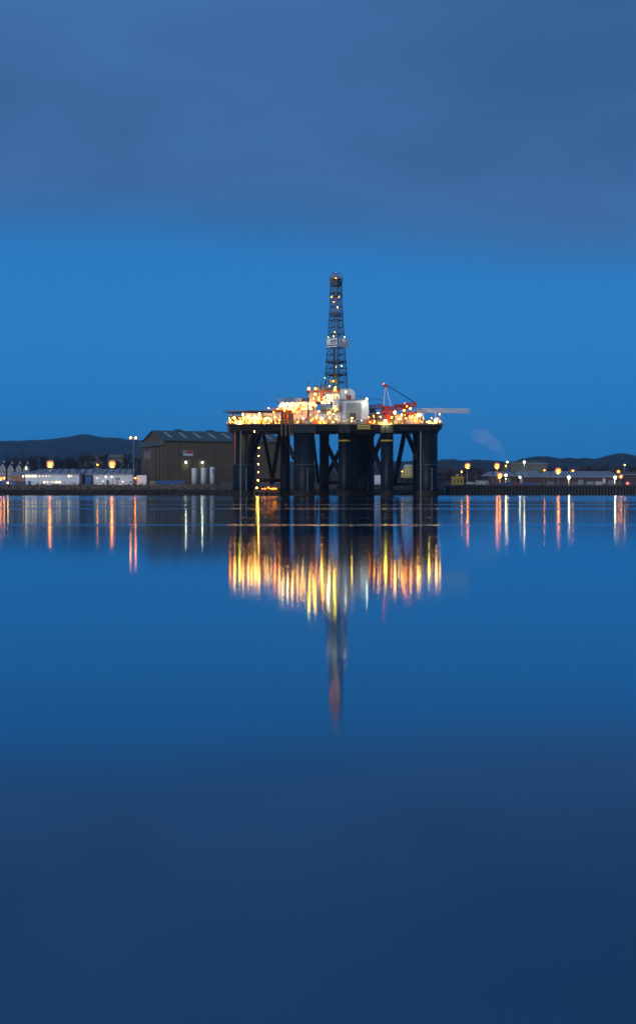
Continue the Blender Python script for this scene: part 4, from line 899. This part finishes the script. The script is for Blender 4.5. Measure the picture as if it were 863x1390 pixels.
van(633, 646.5, 654.4, 662, 'white van parked on the quay right of the yellow winch unit', white)
van(651, 662.5, 655, 664, 'white van parked in front of the beige store unit', whitew)
van(726, 735, 656.2, 664, 'small grey van left of the long maroon warehouse', greyp)
van(198.6, 205, 655.6, 670, 'small dark van at the left corner of the brown hall', hdark)

# low walls, posts and fences along both shores
rf = MB(); rf.rail((PX(0, 661), 661, GZ), (PX(318, 661), 661, GZ), 1.4, 3.2, .05); fe = thing('shore_fence', (PX(150, 661), 661, GZ), 'thin dark wire fence along the top of the left rock bank', 'fence'); rf.build('rails', hdark, fe)
jt = thing('jetty', (PX(400, 648), 648, 0), 'dark low jetty deck along the shore directly behind the rig legs', 'jetty')
jx0, jx1 = PX(300, 645), PX(606, 645)
MB().box(jx0, jx1, 641, 646, 4.2, 5.2).build('deck', quaym, jt)
for i in range(34): MB().box(jx0 + 1 + i * (jx1 - jx0 - 2) / 33 - .35, jx0 + 1 + i * (jx1 - jx0 - 2) / 33 + .35, 641.3, 642, -2, 4.2).build('pile', hdark, jt)
MB().rail((jx0, 641.3, 5.2), (jx1, 641.3, 5.2), 1.1, 3, .06).build('railing', steel, jt)

# ------------------------------------------------------------------ street lamps and masts
polem = mat('lamp_pole_steel', (0.30, 0.30, 0.31), 0.5, 0.1, 1.0)
halom = mat('halo_dish_grey', (0.27, 0.27, 0.27), 0.8, 0.1, 2.0, spec=0.1)
def dish(x, y, z, R_):  # oversized dish, added so the lens lights it up as a halo
    vs, fs, n = [], [], 18
    for k_, (f_, d_) in enumerate(((.15, .22), (.55, .16), (1.0, -.12), (1.0, -.05), (.5, .3), (.15, .38))):
        for i in range(n): a = 2 * math.pi * i / n; vs.append((x + R_ * f_ * math.cos(a), y + d_, z + R_ * f_ * math.sin(a)))
    for j in range(5):
        for i in range(n): fs.append((j * n + i, (j + 1) * n + i, (j + 1) * n + (i + 1) % n, j * n + (i + 1) % n))
    fs.append(tuple(range(n))); fs.append(tuple(5 * n + i for i in range(n - 1, -1, -1)))
    return vs, fs
def street_lamp(px, py, Y, kind, s, lb, cat='street lamp', grp='shore lamps', arms=1):
    p = P(px, py, Y); t_ = thing('street_lamp', (p.x, p.y + .5, GZ), lb, cat, grp)
    MB().tube((p.x, p.y + .5, GZ), (p.x, p.y + .5, p.z - .1), .16, .09, n=7).build('pole', polem, t_)
    offs = [0] if arms == 1 else [-1.3, 1.3]
    for o_ in offs:
        h = MB().box(p.x + o_ - .45, p.x + o_ + .45, p.y - .2, p.y + .6, p.z + .05 + s * .28, p.z + .2 + s * .28).tube((p.x, p.y + .5, p.z - .1), (p.x + o_, p.y + .3, p.z + .1 + s * .28), .07, n=5).build('lamp_head', polem, t_)
        if s >= 1.4:
            MB().add(*dish(p.x + o_, p.y, p.z, .6 + .42 * s if kind == 'sodium' else .35 + .26 * s)).build('halo_dish', halom, h); s2 = s * .6  # added halo dish behind the larger lamps
        else: s2 = s
        if s >= 1.8:       # the lamp's own downward light
            b = bpy.data.lights.new('street_lamp_beam', 'SPOT'); b.energy = 5000 if Y < 740 else 2500; b.color = BEAM[kind]; b.spot_size = R(150); b.spot_blend = .8; b.shadow_soft_size = .4
            bo = bpy.data.objects.new('street_lamp_beam', b); col.objects.link(bo); bo.parent = h; bo.location = Vector((p.x, p.y - .4, p.z - .8)) - org(h)
        g_ = bpy.data.objects.new('lens', lensme[kind]); col.objects.link(g_); g_.parent = h; g_.location = Vector((p.x + o_, p.y - .25 - .3 * s2, p.z)) - org(h); g_.scale = (s2, s2, s2)
SL = [(68.5, 629.8, 672, 'sodium', 3.0, 'bright orange sodium lamp above the long white shed on the left'),
      (152.5, 630, 672, 'sodium', 3.0, 'bright orange sodium lamp above the white workshop, left of the mast'),
      (133, 631, 720, 'sodium', .9, 'tiny orange lamp between the two bright sodium lamps on the left'),
      (184, 649, 673, 'sodium', 1.1, 'low orange lamp at the white portable cabin'),
      (2, 650, 690, 'sodium', 1.9, 'low bright orange lamp at the left picture edge'), (6.5, 649, 692, 'sodium', 1.1, 'smaller low orange lamp beside the left picture edge'),
      (11.5, 655.5, 666.5, 'warm', 1.0, 'small white lamp in front of the blue container on the far left'),
      (634, 632, 720, 'sodium', 2.4, 'leftmost bright sodium lamp over the right quay'), (674, 632, 720, 'sodium', 2.5, 'second bright sodium lamp over the right quay, above the maroon workshop'),
      (678, 645, 700, 'sodium', 2.1, 'low sodium lamp above the red quay container'), (686, 645, 700, 'white', 2.2, 'low white lamp right beside the sodium lamp over the quay containers'),
      (688, 627.2, 780, 'green', 1.5, 'high white lamp at the left corner of the tall olive warehouse'), (711, 627, 780, 'white', 2.0, 'high bright white lamp in front of the tall olive warehouse'),
      (705, 647.8, 700, 'green', 1.6, 'cool white lamp above the right red quay container'), (626, 640.5, 900, 'sodium', 1.1, 'small orange light above the yellow winch unit'),
      (645, 641, 900, 'sodium', .9, 'small orange light above the white van'), (661, 643.2, 900, 'sodium', 1.0, 'small orange light left of the maroon workshop'),
      (686, 632.3, 800, 'sodium', .9, 'small orange light beneath the high white lamp'), (738.2, 638.5, 730, 'sodium', .8, 'small orange light at the join of the two right warehouses'),
      (757, 639, 715, 'sodium', 2.6, 'bright sodium lamp over the left half of the long maroon warehouse'), (776.6, 639.4, 760, 'sodium', 1.6, 'smaller sodium lamp over the middle of the long maroon warehouse'),
      (771.5, 648, 690, 'white', 2.5, 'bright white lamp before the long maroon warehouse'), (834, 648, 690, 'white', 2.4, 'bright white lamp at the right end of the long maroon warehouse'),
      (838.5, 640, 760, 'sodium', 1.4, 'sodium lamp above the right bright white lamp'), (842, 647, 710, 'sodium', 1.5, 'sodium lamp just right of the right bright white lamp'),
      (847, 631, 800, 'warm', .8, 'tall thin mast with tiny white light on the far right')]
for a in SL: street_lamp(*a)
street_lamp(181.3, 594.5, 675, 'sodium', 1.3, 'tall lamp mast with twin heads left of the brown hall', 'lamp mast', None, 2)
mb_ = [(186, 601), (192, 600)]
for px, py in mb_:
    m_ = thing('slim_mast', P(px, 657.5, 720), 'slim dark mast %s the tall lamp mast' % ('just right of' if px < 190 else 'against the hall edge, farther right of'), 'mast'); m_.location.z = GZ
    MB().tube((PX(px, 720), 720, GZ), (PX(px, 720), 720, PZ(py, 720)), .2, .14, n=6).build('pole', dsteel, m_)
    MB().box(PX(px, 720) - .6, PX(px, 720) + .6, 719.9, 720.1, PZ(py, 720), PZ(py, 720) + .15).build('cross_arm', dsteel, m_)

# chimney, pipe stacks and trees that fill the right shore
ch = thing('chimney_stack', (PX(690.3, 900), 900, GZ), 'slim grey chimney under the steam plume behind the tall olive warehouse', 'chimney')
MB().lathe((PX(690.3, 900), 900, GZ), [(1.0, 0), (.7, PZ(628.5, 900) - GZ)], 14).build('shaft', stone, ch, smooth=True)
MB().lathe((PX(690.3, 900), 900, PZ(628.5, 900)), [(.85, -.5), (.85, 0)], 14).build('rim', slate, ch)
for px, lb, m in ((746, 'stack of grey pipes at the left end of the long maroon warehouse', steel), (779, 'stack of brown pipes on the quay right of the bright white lamp', pipe), (800, 'stack of pale pipes on the quay before the long maroon warehouse', greyp), (812, 'small stack of tan pipes left of the white warehouse door', cream)):
    ps = thing('pipe_stack', (PX(px, 660), 660, GZ), lb, 'pipes')
    for row in range(3):
        for k_ in range(4 - row): MB().tube((PX(px - 4, 660), 660 + (k_ + row * .5) * .62, GZ + .31 + row * .54), (PX(px + 5, 660), 660 + (k_ + row * .5) * .62, GZ + .31 + row * .54), .3, n=8).build('pipe', m, ps)
TR2 = [(609, 636, 900, 12, 'bare tree right of the rig corner above the yellow winch unit'), (652, 635, 920, 13, 'bare tree between the first two high sodium lamps on the right'), (665, 637, 900, 11, 'bare tree left of the second high sodium lamp on the right'), (748, 633, 880, 14, 'bare tree behind the left end of the long maroon warehouse roof'), (767, 634, 900, 12, 'bare tree between the sodium lamps over the long warehouse'), (797, 633, 890, 16, 'broad bare tree behind the middle of the long warehouse roof'), (815, 635, 900, 12, 'bare tree behind the right part of the long warehouse roof'), (857, 631, 900, 14, 'bare tree at the right picture edge beside the thin mast')]
for i, a in enumerate(TR2): tree(*a, seed=i + 60)

# ------------------------------------------------------------------ steam plume over the right shore
sm = bpy.data.materials.new('thin_steam'); sm.use_nodes = True; t = sm.node_tree; t.nodes.clear()
tcs = t.nodes.new('ShaderNodeTexCoord'); ns = t.nodes.new('ShaderNodeTexNoise'); ns.inputs['Scale'].default_value = .13; ns.inputs['Detail'].default_value = 4; ns.inputs['Distortion'].default_value = .8
t.links.new(tcs.outputs['Object'], ns.inputs['Vector'])
gq = t.nodes.new('ShaderNodeMapRange'); t.links.new(ns.outputs['Fac'], gq.inputs[0]); gq.inputs[1].default_value = .24; gq.inputs[2].default_value = .90; gq.inputs[3].default_value = 0; gq.inputs[4].default_value = .038
pv = t.nodes.new('ShaderNodeVolumePrincipled'); pv.inputs['Color'].default_value = (1, .96, .97, 1); pv.inputs['Anisotropy'].default_value = -.45; t.links.new(gq.outputs[0], pv.inputs['Density'])
om = t.nodes.new('ShaderNodeOutputMaterial'); t.links.new(pv.outputs[0], om.inputs['Volume'])
mb = MB(); path = [(690, 627.3, 1.8), (684, 620, 4), (675, 610, 6.5), (665, 600, 9), (656, 593, 11), (647, 588, 10), (640, 586, 5), (637, 585, 1)]
prev = None
for j, (px, py, r) in enumerate(path):
    c = P(px, py, 900); r = r * .5
    for i in range(12):
        a = 2 * math.pi * i / 12; rr = r * (1 + .3 * noise.noise((i * .7, j * .9, 2)))
        mb.v.append((c.x + rr * math.cos(a) * .8, c.y + rr * math.sin(a), c.z + rr * math.cos(a) * .8))
for j in range(len(path) - 1):
    for i in range(12): mb.f.append((j * 12 + i, j * 12 + (i + 1) % 12, j * 12 + 12 + (i + 1) % 12, j * 12 + 12 + i))
mb.f.append(tuple(range(11, -1, -1))); mb.f.append(tuple((len(path) - 1) * 12 + i for i in range(12)))
tag(mb.build('steam_plume', sm, smooth=True), 'thin pale steam plume drifting left above the right shore', 'steam', kind='stuff')

# ------------------------------------------------------------------ damp evening air
hz = bpy.data.materials.new('evening_haze'); hz.use_nodes = True; t = hz.node_tree; t.nodes.clear()
hv = t.nodes.new('ShaderNodeVolumePrincipled'); hv.inputs['Color'].default_value = (0.70, 0.90, 1.0, 1); hv.inputs['Density'].default_value = 0.00010; hv.inputs['Anisotropy'].default_value = 0.75
ho = t.nodes.new('ShaderNodeOutputMaterial'); t.links.new(hv.outputs[0], ho.inputs['Volume'])
tag(MB().box(-4000, 4000, -500, 6000, -20, 225).build('haze', hz), 'thin blue evening haze over the firth', 'haze', kind='stuff')
